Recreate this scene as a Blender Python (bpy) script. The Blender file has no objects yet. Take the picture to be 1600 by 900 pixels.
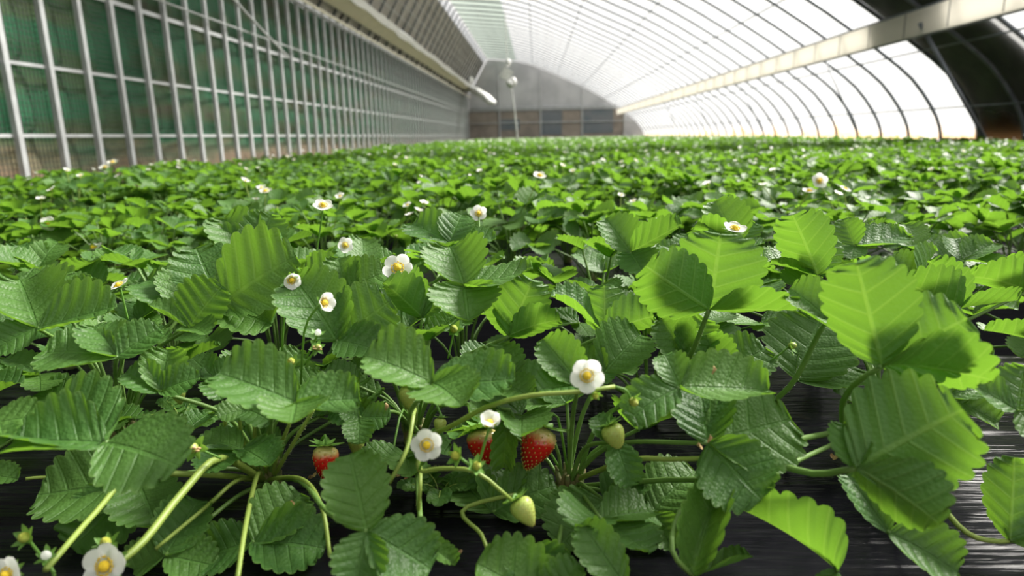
import bpy, math, random
import numpy as np
from mathutils import Vector, Matrix, Euler

# ------------------------------------------------------------------ camera, sky, sun, exposure
scene = bpy.context.scene
COL = scene.collection
CAM_H = 0.40
FPX = 1020.0
PITCH, YAW, ROLL = math.radians(13.091), math.radians(2.338), math.radians(-1.146)
cam_data = bpy.data.cameras.new('camera')
cam_data.sensor_width = 36.0
cam_data.lens = 36.0 * FPX / 1600.0
cam_data.clip_start = 0.02
cam_data.clip_end = 500
cam_data.dof.use_dof = True
cam_data.dof.focus_distance = 0.84
cam_data.dof.aperture_fstop = 4.5
cam = bpy.data.objects.new('camera', cam_data)
COL.objects.link(cam)
CAM_R = Matrix.Rotation(YAW, 3, 'Z') @ Matrix.Rotation(math.pi / 2 - PITCH, 3, 'X') @ Matrix.Rotation(ROLL, 3, 'Z')
cam.matrix_world = Matrix.Translation((0, 0, CAM_H)) @ CAM_R.to_4x4()
scene.camera = cam
CAM_P = Vector((0, 0, CAM_H))

world = bpy.data.worlds.new('overcast_sky')
scene.world = world
world.use_nodes = True
wn = world.node_tree.nodes
wn['Background'].inputs['Color'].default_value = (1.0, 0.985, 0.95, 1)
wn['Background'].inputs['Strength'].default_value = 0.64

sun_data = bpy.data.lights.new('sun', 'SUN')
sun_data.energy = 10.5
sun_data.angle = math.radians(22)
sun_data.color = (1.0, 0.95, 0.86)
sun = bpy.data.objects.new('sun', sun_data)
COL.objects.link(sun)
SUN_DIR = Vector((0.74, 0.56, 0.82)).normalized()          # towards the sun: over the film side, ahead
sun.rotation_euler = SUN_DIR.to_track_quat('Z', 'Y').to_euler()
sun.location = SUN_DIR * 30

vs = scene.view_settings
vs.view_transform = 'Standard'
vs.look = 'None'
vs.gamma = 1.0
vs.use_curve_mapping = False
vs.exposure = 0.58
scene.cycles.max_bounces = 8
scene.cycles.diffuse_bounces = 4
scene.cycles.transparent_max_bounces = 16
scene.cycles.transmission_bounces = 6
scene.cycles.caustics_reflective = False
scene.cycles.caustics_refractive = False


def at(px, py, Y=None, Z=None):
    """world point seen at a photo pixel, at depth Y along the greenhouse or at height Z"""
    d = CAM_R @ Vector(((px - 800) / FPX, -(py - 450) / FPX, -1))
    t = Y / d.y if Y is not None else (Z - CAM_H) / d.z
    return CAM_P + d * t


def px_size(p, n):
    """metres covered by n photo pixels at the point p"""
    return n * -((CAM_R.transposed() @ (Vector(p) - CAM_P)).z) / FPX


# ------------------------------------------------------------------ mesh helpers
class MB:
    def __init__(self):
        self.v = []; self.f = []; self.m = []; self.uv = []; self.n = 0; self.has_uv = False

    def add(self, v, f, mat=0, uv=None):
        v = np.asarray(v, float).reshape(-1, 3)
        o = self.n
        self.v.append(v)
        self.f += [tuple(i + o for i in q) for q in f]
        self.m += [mat] * len(f)
        if uv is None:
            uv = np.zeros((len(v), 2))
        else:
            self.has_uv = True
        self.uv.append(np.asarray(uv, float))
        self.n += len(v)
        return self

    def box(self, c, s, mat=0, rot=None):
        x, y, z = np.array(s) / 2.0
        v = np.array([(a, b, d) for a in (-x, x) for b in (-y, y) for d in (-z, z)])
        if rot is not None:
            v = v @ np.array(rot).T
        return self.add(v + np.array(c), [(0, 1, 3, 2), (4, 6, 7, 5), (0, 4, 5, 1), (2, 3, 7, 6), (0, 2, 6, 4), (1, 5, 7, 3)], mat)

    def bar(self, p0, p1, w, h, mat=0, up=(0, 0, 1)):
        p0, p1 = Vector(p0), Vector(p1)
        d = (p1 - p0); L = d.length; d.normalize()
        u = Vector(up)
        if abs(d.dot(u)) > 0.98: u = Vector((1, 0, 0))
        a = d.cross(u).normalized(); b = a.cross(d).normalized()
        R = Matrix((a, d, b)).transposed()
        return self.box((p0 + p1) / 2, (w, L, h), mat, R)

    def tube(self, pts, r, sides=6, mat=0, caps=True):
        P = np.array([tuple(p) for p in pts], float); n = len(P)
        r = np.full(n, r, float) if np.isscalar(r) else np.asarray(r, float)
        T = np.gradient(P, axis=0); T /= np.linalg.norm(T, axis=1)[:, None] + 1e-12
        a = np.cross(T[0], (0.0, 0.0, 1.0))
        if np.linalg.norm(a) < 0.1: a = np.cross(T[0], (1.0, 0.0, 0.0))
        v = []
        ang = np.arange(sides) * 2 * np.pi / sides
        for i in range(n):
            a = a - T[i] * a.dot(T[i]); a /= np.linalg.norm(a)
            b = np.cross(T[i], a)
            v.append(P[i] + r[i] * (np.cos(ang)[:, None] * a + np.sin(ang)[:, None] * b))
        f = [(i * sides + k, i * sides + (k + 1) % sides, (i + 1) * sides + (k + 1) % sides, (i + 1) * sides + k)
             for i in range(n - 1) for k in range(sides)]
        if caps:
            f += [tuple(range(sides - 1, -1, -1)), tuple((n - 1) * sides + k for k in range(sides))]
        return self.add(np.concatenate(v), f, mat)

    def ball(self, c, r, seg=8, rings=5, mat=0, axis=None):
        c = np.array(tuple(c), float)
        r = np.array((r, r, r) if np.isscalar(r) else r, float)
        v = [(0, 0, -1)]
        for i in range(1, rings):
            th = -math.pi / 2 + math.pi * i / rings
            v += [(math.cos(th) * math.cos(2 * math.pi * k / seg), math.cos(th) * math.sin(2 * math.pi * k / seg), math.sin(th)) for k in range(seg)]
        v.append((0, 0, 1))
        v = np.array(v) * r
        if axis is not None:
            v = v @ np.array(frame_z(axis)).T
        f = [(0, 1 + (k + 1) % seg, 1 + k) for k in range(seg)]
        for i in range(rings - 2):
            o = 1 + i * seg
            f += [(o + k, o + (k + 1) % seg, o + seg + (k + 1) % seg, o + seg + k) for k in range(seg)]
        o = 1 + (rings - 2) * seg; t = len(v) - 1
        f += [(o + k, o + (k + 1) % seg, t) for k in range(seg)]
        return self.add(v + c, f, mat)

    def mesh(self, name, mats, smooth=False, origin=None):
        me = bpy.data.meshes.new(name)
        V = np.concatenate(self.v) if self.v else np.zeros((0, 3))
        if origin is not None: V = V - np.array(tuple(origin))
        me.from_pydata(V.tolist(), [], self.f)
        for m in (mats if isinstance(mats, (list, tuple)) else [mats]):
            me.materials.append(m)
        if len(me.materials) > 1:
            me.polygons.foreach_set('material_index', self.m)
        if smooth:
            me.polygons.foreach_set('use_smooth', [True] * len(me.polygons))
        if self.has_uv:
            U = np.concatenate(self.uv)
            idx = np.empty(len(me.loops), np.int32); me.loops.foreach_get('vertex_index', idx)
            me.uv_layers.new(name='UVMap').data.foreach_set('uv', U[idx].ravel())
        me.update()
        return me

    def build(self, name, mats, parent=None, smooth=False, origin=None):
        return link(name, self.mesh(name, mats, smooth, origin), parent)


def frame_z(axis):
    z = Vector(axis).normalized()
    x = z.cross(Vector((0, 0, 1)))
    if x.length < 1e-3: x = Vector((1, 0, 0))
    x.normalize(); y = z.cross(x)
    return Matrix((x, y, z)).transposed()


def link(name, me, parent=None):
    o = bpy.data.objects.new(name, me)
    COL.objects.link(o)
    if parent is not None: o.parent = parent
    return o


def tag(o, label, cat, group=None):
    o['label'] = label; o['category'] = cat
    if group: o['group'] = group
    return o


def struct(o):
    o['kind'] = 'structure'
    return o


def curve_pts(ctrl, n):
    """Catmull-Rom through the control points"""
    C = [np.array(tuple(c), float) for c in ctrl]
    C = [2 * C[0] - C[1]] + C + [2 * C[-1] - C[-2]]
    out = []
    k = len(C) - 3
    for s in range(k):
        m = max(2, n // k)
        for i in range(m):
            t = i / m
            p0, p1, p2, p3 = C[s:s + 4]
            out.append(0.5 * (2 * p1 + (p2 - p0) * t + (2 * p0 - 5 * p1 + 4 * p2 - p3) * t * t + (3 * p1 - p0 - 3 * p2 + p3) * t ** 3))
    out.append(C[-2])
    return np.array(out)


_rs = np.random.RandomState(5)
_GR = _rs.rand(256, 256)


def vnoise(x, y):
    """smooth value noise, vectorised, 0..1"""
    xi = np.floor(x).astype(int); yi = np.floor(y).astype(int)
    u = x - xi; v = y - yi
    u = u * u * (3 - 2 * u); v = v * v * (3 - 2 * v)
    g = lambda a, b: _GR[a % 256, b % 256]
    return (g(xi, yi) * (1 - u) + g(xi + 1, yi) * u) * (1 - v) + (g(xi, yi + 1) * (1 - u) + g(xi + 1, yi + 1) * u) * v


# ------------------------------------------------------------------ materials
def new_mat(name):
    m = bpy.data.materials.new(name); m.use_nodes = True
    nt = m.node_tree
    for n in list(nt.nodes): nt.nodes.remove(n)
    out = nt.nodes.new('ShaderNodeOutputMaterial')
    return m, nt, out


def N(nt, t, **kw):
    n = nt.nodes.new(t)
    for k, v in kw.items():
        if k.startswith('i_'):
            n.inputs[k[2:].replace('_', ' ')].default_value = v
        else:
            setattr(n, k, v)
    return n


def math_n(nt, op, a, b=None, c=None, clamp=False):
    n = nt.nodes.new('ShaderNodeMath'); n.operation = op; n.use_clamp = clamp
    for i, x in enumerate((a, b, c)):
        if x is None: continue
        if isinstance(x, (int, float)): n.inputs[i].default_value = x
        else: nt.links.new(x, n.inputs[i])
    return n.outputs[0]


def mixc(nt, f, a, b, blend='MIX'):
    n = nt.nodes.new('ShaderNodeMix'); n.data_type = 'RGBA'; n.blend_type = blend
    for sock, x in ((n.inputs[0], f), (n.inputs[6], a), (n.inputs[7], b)):
        if isinstance(x, (int, float)): sock.default_value = x
        elif isinstance(x, tuple): sock.default_value = (*x, 1) if len(x) == 3 else x
        else: nt.links.new(x, sock)
    return n.outputs[2]


def smooth_range(nt, x, a, b, lo=0.0, hi=1.0):
    n = nt.nodes.new('ShaderNodeMapRange'); n.interpolation_type = 'SMOOTHSTEP'
    nt.links.new(x, n.inputs[0])
    n.inputs[1].default_value = a; n.inputs[2].default_value = b
    n.inputs[3].default_value = lo; n.inputs[4].default_value = hi
    return n.outputs[0]


def simple(name, color, rough=0.6, metal=0.0, var=0.15, scale=8.0, bump=0.0, bscale=60.0, spec=0.5, color2=None):
    m, nt, out = new_mat(name)
    p = N(nt, 'ShaderNodeBsdfPrincipled'); p.inputs['Roughness'].default_value = rough
    p.inputs['Metallic'].default_value = metal; p.inputs['Specular IOR Level'].default_value = spec
    tc = N(nt, 'ShaderNodeTexCoord')
    no = N(nt, 'ShaderNodeTexNoise'); no.inputs['Scale'].default_value = scale; no.inputs['Detail'].default_value = 4
    nt.links.new(tc.outputs['Object'], no.inputs['Vector'])
    c2 = color2 or tuple(c * (1 - var) * 0.8 for c in color)
    nt.links.new(mixc(nt, smooth_range(nt, no.outputs[0], 0.35, 0.65), tuple(color), c2), p.inputs['Base Color'])
    if bump:
        nb = N(nt, 'ShaderNodeTexNoise'); nb.inputs['Scale'].default_value = bscale
        nt.links.new(tc.outputs['Object'], nb.inputs['Vector'])
        b = N(nt, 'ShaderNodeBump'); b.inputs['Strength'].default_value = bump; b.inputs['Distance'].default_value = 0.01
        nt.links.new(nb.outputs[0], b.inputs['Height']); nt.links.new(b.outputs[0], p.inputs['Normal'])
    nt.links.new(p.outputs[0], out.inputs[0])
    return m


def leaf_material(name, veins=True, top_a=(0.036, 0.108, 0.019), top_b=(0.090, 0.195, 0.034), under=(0.085, 0.19, 0.045), trans=(0.19, 0.39, 0.028), tf=0.40):
    m, nt, out = new_mat(name)
    L = nt.links.new
    geo = N(nt, 'ShaderNodeNewGeometry')
    oi = N(nt, 'ShaderNodeObjectInfo')
    tc = N(nt, 'ShaderNodeTexCoord')
    rnd = math_n(nt, 'FRACT', math_n(nt, 'ADD', geo.outputs['Random Per Island'], oi.outputs['Random']))
    top = mixc(nt, rnd, top_a, top_b)
    no = N(nt, 'ShaderNodeTexNoise'); no.inputs['Scale'].default_value = 55; no.inputs['Detail'].default_value = 3
    L(tc.outputs['Object'], no.inputs['Vector'])
    top = mixc(nt, smooth_range(nt, no.outputs[0], 0.38, 0.68), top, mixc(nt, 0.45, top, (0.09, 0.2, 0.04)))
    p = N(nt, 'ShaderNodeBsdfPrincipled'); p.inputs['Roughness'].default_value = 0.48
    p.inputs['Specular IOR Level'].default_value = 0.34
    tr = N(nt, 'ShaderNodeBsdfTranslucent')
    und = mixc(nt, rnd, under, tuple(c * 1.25 for c in under))
    trc = mixc(nt, rnd, trans, tuple(c * 0.78 for c in trans))
    if veins:
        sep = N(nt, 'ShaderNodeSeparateXYZ'); L(tc.outputs['UV'], sep.inputs[0])
        s = math_n(nt, 'ABSOLUTE', math_n(nt, 'SUBTRACT', sep.outputs[0], 0.5))
        d = math_n(nt, 'ABSOLUTE', math_n(nt, 'SUBTRACT', math_n(nt, 'FRACT', sep.outputs[1]), 0.5))
        side = smooth_range(nt, d, 0.02, 0.10, 1.0, 0.0)
        mid = smooth_range(nt, s, 0.012, 0.035, 1.0, 0.0)
        v = math_n(nt, 'MAXIMUM', math_n(nt, 'MULTIPLY', side, 0.7), mid, clamp=True)
        top = mixc(nt, math_n(nt, 'MULTIPLY', v, 0.35), top, (0.10, 0.24, 0.05))
        und = mixc(nt, math_n(nt, 'MULTIPLY', v, 0.6), und, (0.20, 0.34, 0.10))
        trc = mixc(nt, math_n(nt, 'MULTIPLY', v, 0.35), trc, (0.30, 0.50, 0.06))
        rim = smooth_range(nt, s, 0.455, 0.495)
        top = mixc(nt, math_n(nt, 'MULTIPLY', rim, 0.3), top, (0.16, 0.26, 0.06))
        # fine wrinkles between the veins
        vo = N(nt, 'ShaderNodeTexVoronoi'); vo.inputs['Scale'].default_value = 300
        L(tc.outputs['Object'], vo.inputs['Vector'])
        hgt = math_n(nt, 'ADD', math_n(nt, 'MULTIPLY', vo.outputs[0], -0.35), math_n(nt, 'MULTIPLY', v, -0.5))
        b = N(nt, 'ShaderNodeBump'); b.inputs['Strength'].default_value = 0.8; b.inputs['Distance'].default_value = 0.0022
        L(hgt, b.inputs['Height']); L(b.outputs[0], p.inputs['Normal'])
    L(mixc(nt, geo.outputs['Backfacing'], top, und), p.inputs['Base Color'])
    L(trc, tr.inputs['Color'])
    mx = N(nt, 'ShaderNodeMixShader'); mx.inputs[0].default_value = tf
    L(p.outputs[0], mx.inputs[1]); L(tr.outputs[0], mx.inputs[2]); L(mx.outputs[0], out.inputs[0])
    return m


def translucent(name, color, trans, tf=0.4, rough=0.5, transparent=0.0):
    m, nt, out = new_mat(name); L = nt.links.new
    p = N(nt, 'ShaderNodeBsdfPrincipled'); p.inputs['Roughness'].default_value = rough
    oi = N(nt, 'ShaderNodeObjectInfo')
    L(mixc(nt, oi.outputs['Random'], tuple(color), tuple(c * 0.85 for c in color)), p.inputs['Base Color'])
    tr = N(nt, 'ShaderNodeBsdfTranslucent'); tr.inputs[0].default_value = (*trans, 1)
    mx = N(nt, 'ShaderNodeMixShader'); mx.inputs[0].default_value = tf
    L(p.outputs[0], mx.inputs[1]); L(tr.outputs[0], mx.inputs[2])
    last = mx
    if transparent:
        tp = N(nt, 'ShaderNodeBsdfTransparent')
        m2 = N(nt, 'ShaderNodeMixShader'); m2.inputs[0].default_value = transparent
        L(mx.outputs[0], m2.inputs[1]); L(tp.outputs[0], m2.inputs[2]); last = m2
    L(last.outputs[0], out.inputs[0])
    return m


M = {}
M['leaf'] = leaf_material('strawberry_leaf')
M['leaf_far'] = leaf_material('strawberry_leaf_far', veins=False)
M['stem'] = translucent('green_stem', (0.27, 0.37, 0.07), (0.30, 0.42, 0.06), 0.2, 0.5)
M['stalk'] = translucent('leaf_stalk', (0.15, 0.27, 0.06), (0.2, 0.38, 0.05), 0.2, 0.5)
M['sepal'] = translucent('sepal', (0.14, 0.30, 0.05), (0.25, 0.45, 0.05), 0.35, 0.5)
M['petal'] = translucent('white_petal', (0.95, 0.95, 0.94), (0.96, 0.96, 0.94), 0.55, 0.5)
M['pollen'] = simple('yellow_centre', (0.85, 0.62, 0.03), 0.7, bump=0.4, bscale=900, color2=(0.75, 0.52, 0.02))
M['unripe'] = simple('unripe_berry', (0.31, 0.37, 0.08), 0.45, color2=(0.25, 0.34, 0.06), scale=40)
M['young'] = simple('young_berry', (0.50, 0.50, 0.06), 0.5, bump=0.6, bscale=900, color2=(0.38, 0.46, 0.06), scale=90)
M['seed'] = simple('berry_seed', (0.42, 0.36, 0.06), 0.5)
M['crown'] = simple('plant_crown', (0.16, 0.13, 0.05), 0.8, color2=(0.10, 0.14, 0.04), scale=60)
M['dry'] = simple('dry_petal', (0.52, 0.36, 0.18), 0.8, color2=(0.36, 0.22, 0.10), scale=90)
M['galv'] = simple('galvanised_steel', (0.50, 0.52, 0.53), 0.5, 0.35, 0.2, 5, color2=(0.40, 0.41, 0.42))
M['pipe'] = simple('painted_pipe', (0.15, 0.17, 0.20), 0.5, 0.2, 0.2, 5)
M['mesh'] = simple('mesh_wire', (0.045, 0.06, 0.045), 0.6, 0.0)
M['curb'] = simple('dark_curb', (0.05, 0.045, 0.04), 0.8)
M['whitep'] = simple('white_plastic', (0.80, 0.80, 0.79), 0.45, scale=20, bump=0.3, bscale=30)
M['cream'] = simple('cream_board', (0.78, 0.74, 0.60), 0.6, scale=3, color2=(0.72, 0.69, 0.56))
M['beam'] = translucent('pale_beam', (0.90, 0.89, 0.86), (0.90, 0.88, 0.82), 0.62, 0.45)


def ripe_material():
    m, nt, out = new_mat('ripening_berry'); L = nt.links.new
    p = N(nt, 'ShaderNodeBsdfPrincipled'); p.inputs['Roughness'].default_value = 0.05
    p.inputs['Subsurface Weight'].default_value = 0.08
    p.inputs['Subsurface Radius'].default_value = (0.006, 0.002, 0.001)
    tc = N(nt, 'ShaderNodeTexCoord'); sep = N(nt, 'ShaderNodeSeparateXYZ'); L(tc.outputs['UV'], sep.inputs[0])
    no = N(nt, 'ShaderNodeTexNoise'); no.inputs['Scale'].default_value = 60; L(tc.outputs['Object'], no.inputs['Vector'])
    t = math_n(nt, 'ADD', sep.outputs[1], math_n(nt, 'MULTIPLY', math_n(nt, 'SUBTRACT', no.outputs[0], 0.5), 0.22))
    c = mixc(nt, smooth_range(nt, t, 0.10, 0.34), (0.48, 0.40, 0.16), (0.55, 0.018, 0.012))
    c = mixc(nt, smooth_range(nt, t, 0.5, 0.9), c, (0.36, 0.008, 0.008))
    L(c, p.inputs['Base Color']); L(p.outputs[0], out.inputs[0])
    return m


M['ripe'] = ripe_material()


def film_material():
    """milky greenhouse film: lets most light straight through and scatters the rest; soil splashes low down"""
    m, nt, out = new_mat('greenhouse_film'); L = nt.links.new
    tc = N(nt, 'ShaderNodeTexCoord'); sep = N(nt, 'ShaderNodeSeparateXYZ'); L(tc.outputs['Object'], sep.inputs[0])
    no = N(nt, 'ShaderNodeTexNoise'); no.inputs['Scale'].default_value = 1.6; no.inputs['Detail'].default_value = 6
    L(tc.outputs['Object'], no.inputs['Vector'])
    h = math_n(nt, 'ADD', sep.outputs[2], math_n(nt, 'MULTIPLY', no.outputs[0], -1.0))
    dirt = smooth_range(nt, h, -0.26, 0.10, 1.0, 0.0)
    tr = N(nt, 'ShaderNodeBsdfTranslucent'); L(mixc(nt, dirt, (0.93, 0.95, 0.97), (0.62, 0.42, 0.25)), tr.inputs[0])
    tp = N(nt, 'ShaderNodeBsdfTransparent'); L(mixc(nt, dirt, (0.97, 0.98, 1.0), (0.9, 0.75, 0.6)), tp.inputs[0])
    gl = N(nt, 'ShaderNodeBsdfGlossy'); gl.inputs['Roughness'].default_value = 0.25
    a = N(nt, 'ShaderNodeMixShader'); L(math_n(nt, 'SUBTRACT', 0.84, math_n(nt, 'MULTIPLY', dirt, 0.75)), a.inputs[0])
    L(tr.outputs[0], a.inputs[1]); L(tp.outputs[0], a.inputs[2])
    b = N(nt, 'ShaderNodeMixShader'); b.inputs[0].default_value = 0.04
    L(a.outputs[0], b.inputs[1]); L(gl.outputs[0], b.inputs[2]); L(b.outputs[0], out.inputs[0])
    return m


M['film'] = film_material()
M['ridge_net'] = translucent('green_shade_net', (0.30, 0.36, 0.33), (0.36, 0.42, 0.39), 0.5, 0.6, 0.05)


def mulch_material():
    m, nt, out = new_mat('black_mulch_film'); L = nt.links.new
    p = N(nt, 'ShaderNodeBsdfPrincipled'); p.inputs['Roughness'].default_value = 0.30
    p.inputs['Base Color'].default_value = (0.010, 0.010, 0.012, 1)
    p.inputs['Specular IOR Level'].default_value = 0.03
    tc = N(nt, 'ShaderNodeTexCoord')
    mp = N(nt, 'ShaderNodeMapping'); mp.inputs['Scale'].default_value = (6, 120, 30); L(tc.outputs['Object'], mp.inputs['Vector'])
    n1 = N(nt, 'ShaderNodeTexNoise'); n1.inputs['Scale'].default_value = 1; n1.inputs['Detail'].default_value = 3; L(mp.outputs[0], n1.inputs['Vector'])
    b = N(nt, 'ShaderNodeBump'); b.inputs['Strength'].default_value = 0.5; b.inputs['Distance'].default_value = 0.004
    L(n1.outputs[0], b.inputs['Height']); L(b.outputs[0], p.inputs['Normal'])
    n2 = N(nt, 'ShaderNodeTexNoise'); n2.inputs['Scale'].default_value = 14; n2.inputs['Detail'].default_value = 5; L(tc.outputs['Object'], n2.inputs['Vector'])
    L(smooth_range(nt, n2.outputs[0], 0.4, 0.7, 0.10, 0.22), p.inputs['Roughness'])
    L(mixc(nt, smooth_range(nt, n2.outputs[0], 0.60, 0.75, 0.0, 0.5), (0.006, 0.006, 0.008), (0.022, 0.018, 0.014)), p.inputs['Base Color'])
    L(p.outputs[0], out.inputs[0])
    return m


M['mulch'] = mulch_material()


def quilt_material():
    """green insulation cloth behind the wire mesh, faded and muddy low down"""
    m, nt, out = new_mat('green_wall_cloth'); L = nt.links.new
    p = N(nt, 'ShaderNodeBsdfPrincipled'); p.inputs['Roughness'].default_value = 0.85
    tc = N(nt, 'ShaderNodeTexCoord'); sep = N(nt, 'ShaderNodeSeparateXYZ'); L(tc.outputs['Object'], sep.inputs[0])
    mp = N(nt, 'ShaderNodeMapping'); mp.inputs['Scale'].default_value = (1, 0.7, 3.0); L(tc.outputs['Object'], mp.inputs['Vector'])
    no = N(nt, 'ShaderNodeTexNoise'); no.inputs['Scale'].default_value = 1.1; no.inputs['Detail'].default_value = 6; L(mp.outputs[0], no.inputs['Vector'])
    c = mixc(nt, smooth_range(nt, no.outputs[0], 0.42, 0.62), (0.028, 0.165, 0.075), (0.075, 0.14, 0.055))
    c = mixc(nt, smooth_range(nt, no.outputs[0], 0.58, 0.75), c, (0.11, 0.10, 0.06))
    h = math_n(nt, 'ADD', sep.outputs[2], math_n(nt, 'MULTIPLY', no.outputs[0], -0.9))
    c = mixc(nt, smooth_range(nt, h, -0.40, 0.10, 1.0, 0.0), c, (0.32, 0.23, 0.15))
    L(c, p.inputs['Base Color']); L(p.outputs[0], out.inputs[0])
    return m


M['quilt'] = quilt_material()
M['soil'] = simple('soil', (0.16, 0.115, 0.075), 0.95, scale=3, bump=0.6, bscale=25, color2=(0.10, 0.075, 0.05))
M['outsoil'] = simple('outside_soil', (0.34, 0.27, 0.20), 0.95, scale=0.4, color2=(0.28, 0.22, 0.16))
M['rear'] = simple('rear_roof_boards', (0.30, 0.285, 0.26), 0.85, scale=1.5, color2=(0.40, 0.38, 0.35))
M['blanket'] = simple('dark_blanket', (0.035, 0.035, 0.032), 0.9, scale=4, bump=0.5, bscale=12, color2=(0.06, 0.056, 0.05))
M['gable'] = simple('grey_gable_sheet', (0.50, 0.50, 0.52), 0.8, scale=0.8, color2=(0.38, 0.38, 0.40))
M['panel_brown'] = simple('mud_panel', (0.32, 0.27, 0.235), 0.9, scale=1.2, color2=(0.22, 0.19, 0.17))
M['panel_dark'] = simple('dark_panel', (0.12, 0.145, 0.17), 0.7, scale=1.2, color2=(0.16, 0.17, 0.19))

# ------------------------------------------------------------------ the greenhouse shell
Y_NEAR, Y_FAR = -10.0, 45.0
ARCH = [(7.20, 0.18), (7.15, 0.42), (6.97, 0.76), (6.58, 1.24), (6.10, 1.62), (5.73, 1.88), (5.0, 2.38), (3.87, 3.06), (3.0, 3.52), (2.1, 3.92), (0.51, 4.62), (-0.4, 4.95), (-1.25, 5.16)]
ARCHC = curve_pts([(x, 0, z) for x, z in ARCH], 48)[:, [0, 2]]      # smooth arch, foot to ridge
ZS = ARCHC[:, 1][np.argsort(ARCHC[:, 0])]; XS = np.sort(ARCHC[:, 0])
arch_z = lambda x: float(np.interp(x, XS, ZS))
REAR = [(-1.25, 5.16), (-3.17, 5.33), (-4.5, 3.02)]                 # ridge, back of the ridge strip, top of the wall


def sheet(profile, y0, y1, ny, mat, name, parent=None, off=0.0, smooth=True, thick=0.0):
    P = np.array(profile, float)
    T = np.gradient(P, axis=0); T /= np.linalg.norm(T, axis=1)[:, None]
    P = P + off * np.stack([T[:, 1], -T[:, 0]], 1)
    ys = np.linspace(y0, y1, ny); n = len(P)
    v = np.array([(p[0], y, p[1]) for y in ys for p in P])
    f = [(i * n + k, i * n + k + 1, (i + 1) * n + k + 1, (i + 1) * n + k) for i in range(ny - 1) for k in range(n - 1)]
    mb = MB().add(v, f)
    return mb.build(name, mat, parent, smooth)


# ground outside and soil floor
g = MB(); g.add([(-200, -200, -0.32), (200, -200, -0.32), (200, 250, -0.32), (-200, 250, -0.32)], [(0, 1, 2, 3)])
struct(g.build('outside_ground', M['outsoil']))
fl = MB(); fl.box((1.3, 17.5, -0.23), (11.9, 55.4, 0.10))
floor = struct(fl.build('floor', M['soil']))

# raised beds under black film, one strip for each bed
BED0, BEDP = 0.82, 1.10
BED_X0, BED_X1 = -3.45, 6.95


def bed_profile(d):
    d = np.abs(d)
    return np.where(d < 0.33, 0.0, -0.17 * np.clip((d - 0.33) / 0.17, 0, 1) ** 0.9)


def bed_mesh(cy, x0, x1, nx, ny):
    xs = np.linspace(x0, x1, nx); ys = np.linspace(-0.5, 0.5, ny)
    X, D = np.meshgrid(xs, ys)
    Yw = D + cy
    Z = bed_profile(D)
    if nx > 60:
        w = vnoise(X * 4.0 + 3 * vnoise(X * 2, Yw * 5), Yw * 75 + 9) * 0.0030 + vnoise(X * 9, Yw * 150) * 0.0012 + vnoise(X * 3 + 7, Yw * 14) * 0.006
        Z = Z + w - 0.006
    else:
        Z = Z + vnoise(X * 2, Yw * 12) * 0.008 - 0.006
    v = np.stack([X, Yw, Z], -1).reshape(-1, 3)
    f = [(j * nx + i, j * nx + i + 1, (j + 1) * nx + i + 1, (j + 1) * nx + i) for j in range(ny - 1) for i in range(nx - 1)]
    return MB().add(v, f)


for k in range(-2, 40):
    cy = BED0 + BEDP * k
    if k in (0, 1):
        b = bed_mesh(cy, -1.6, 1.6, 200, 150)
        for xa, xb in ((BED_X0, -1.6), (1.6, BED_X1)):
            e = bed_mesh(cy, xa, xb, 30, 20); b.add(np.concatenate(e.v), e.f)
    else:
        b = bed_mesh(cy, BED_X0, BED_X1, 40, 14)
    b.build('mulch_film', M['mulch'], floor, True)

# ---- arched film roof with its ribs and purlins
ceiling = struct(sheet(ARCHC, Y_NEAR, Y_FAR, 40, M['film'], 'ceiling', off=0.05))
ridge = sheet(REAR[:2], Y_NEAR, Y_FAR, 40, M['ridge_net'], 'ridge_net', ceiling, off=0.06)
rib_c = [(x, z) for x, z in ARCHC[::2]] + [(-2.2, 5.25), REAR[1], ((-3.17 - 4.5) / 2, (5.33 + 3.02) / 2), REAR[2]]
rib_mb = MB().tube([(x, 0, z) for x, z in rib_c], 0.032, 6)
rib_me = rib_mb.mesh('rib', M['pipe'], True)
y = 12.2 - 1.03 * 20
while y < Y_FAR:
    if y > Y_NEAR:
        o = link('rib', rib_me, ceiling); o.location.y = y
    y += 1.03
for x in (-0.2, 1.4, 3.0, 4.45, 6.1, 6.97):
    MB().tube([(x, Y_NEAR, arch_z(x) - 0.035), (x, Y_FAR, arch_z(x) - 0.035)], 0.014, 6).build('purlin', M['pipe'], ceiling)
# thin wires strung along under the roof
for x, z in ((-2.2, 5.14), (-0.9, 4.95), (0.5, 4.45), (2.3, 3.72), (4.0, 2.9)):
    MB().tube([(x, Y_NEAR, z), (x, Y_FAR, z)], 0.004, 4).build('roof_wire', M['galv'], ceiling)
MB().box((7.24, 17.5, -0.02), (0.10, 55.0, 0.42)).build('foot_curb', M['curb'], ceiling)

# ---- rear roof slope above the wall
rear_mb = MB()
sl = lambda s: (-4.5 + 1.33 * s, 3.02 + 2.31 * s)
a, b = sl(0), sl(0.885)
rear_mb.bar(((a[0] + b[0]) / 2 - 0.09, Y_NEAR, (a[1] + b[1]) / 2 + 0.05), ((a[0] + b[0]) / 2 - 0.09, Y_FAR, (a[1] + b[1]) / 2 + 0.05), 0.05, math.hypot(b[0] - a[0], b[1] - a[1]), up=(b[0] - a[0], 0, b[1] - a[1]))
rear = rear_mb.build('rear_slope', M['rear'], ceiling)
a, b = sl(0.885), sl(1.0)
MB().bar(((a[0] + b[0]) / 2 - 0.07, Y_NEAR, (a[1] + b[1]) / 2 + 0.03), ((a[0] + b[0]) / 2 - 0.07, Y_FAR, (a[1] + b[1]) / 2 + 0.03), 0.05, math.hypot(b[0] - a[0], b[1] - a[1]), up=(b[0] - a[0], 0, b[1] - a[1])).build('pale_strip', M['film'], ceiling)
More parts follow.
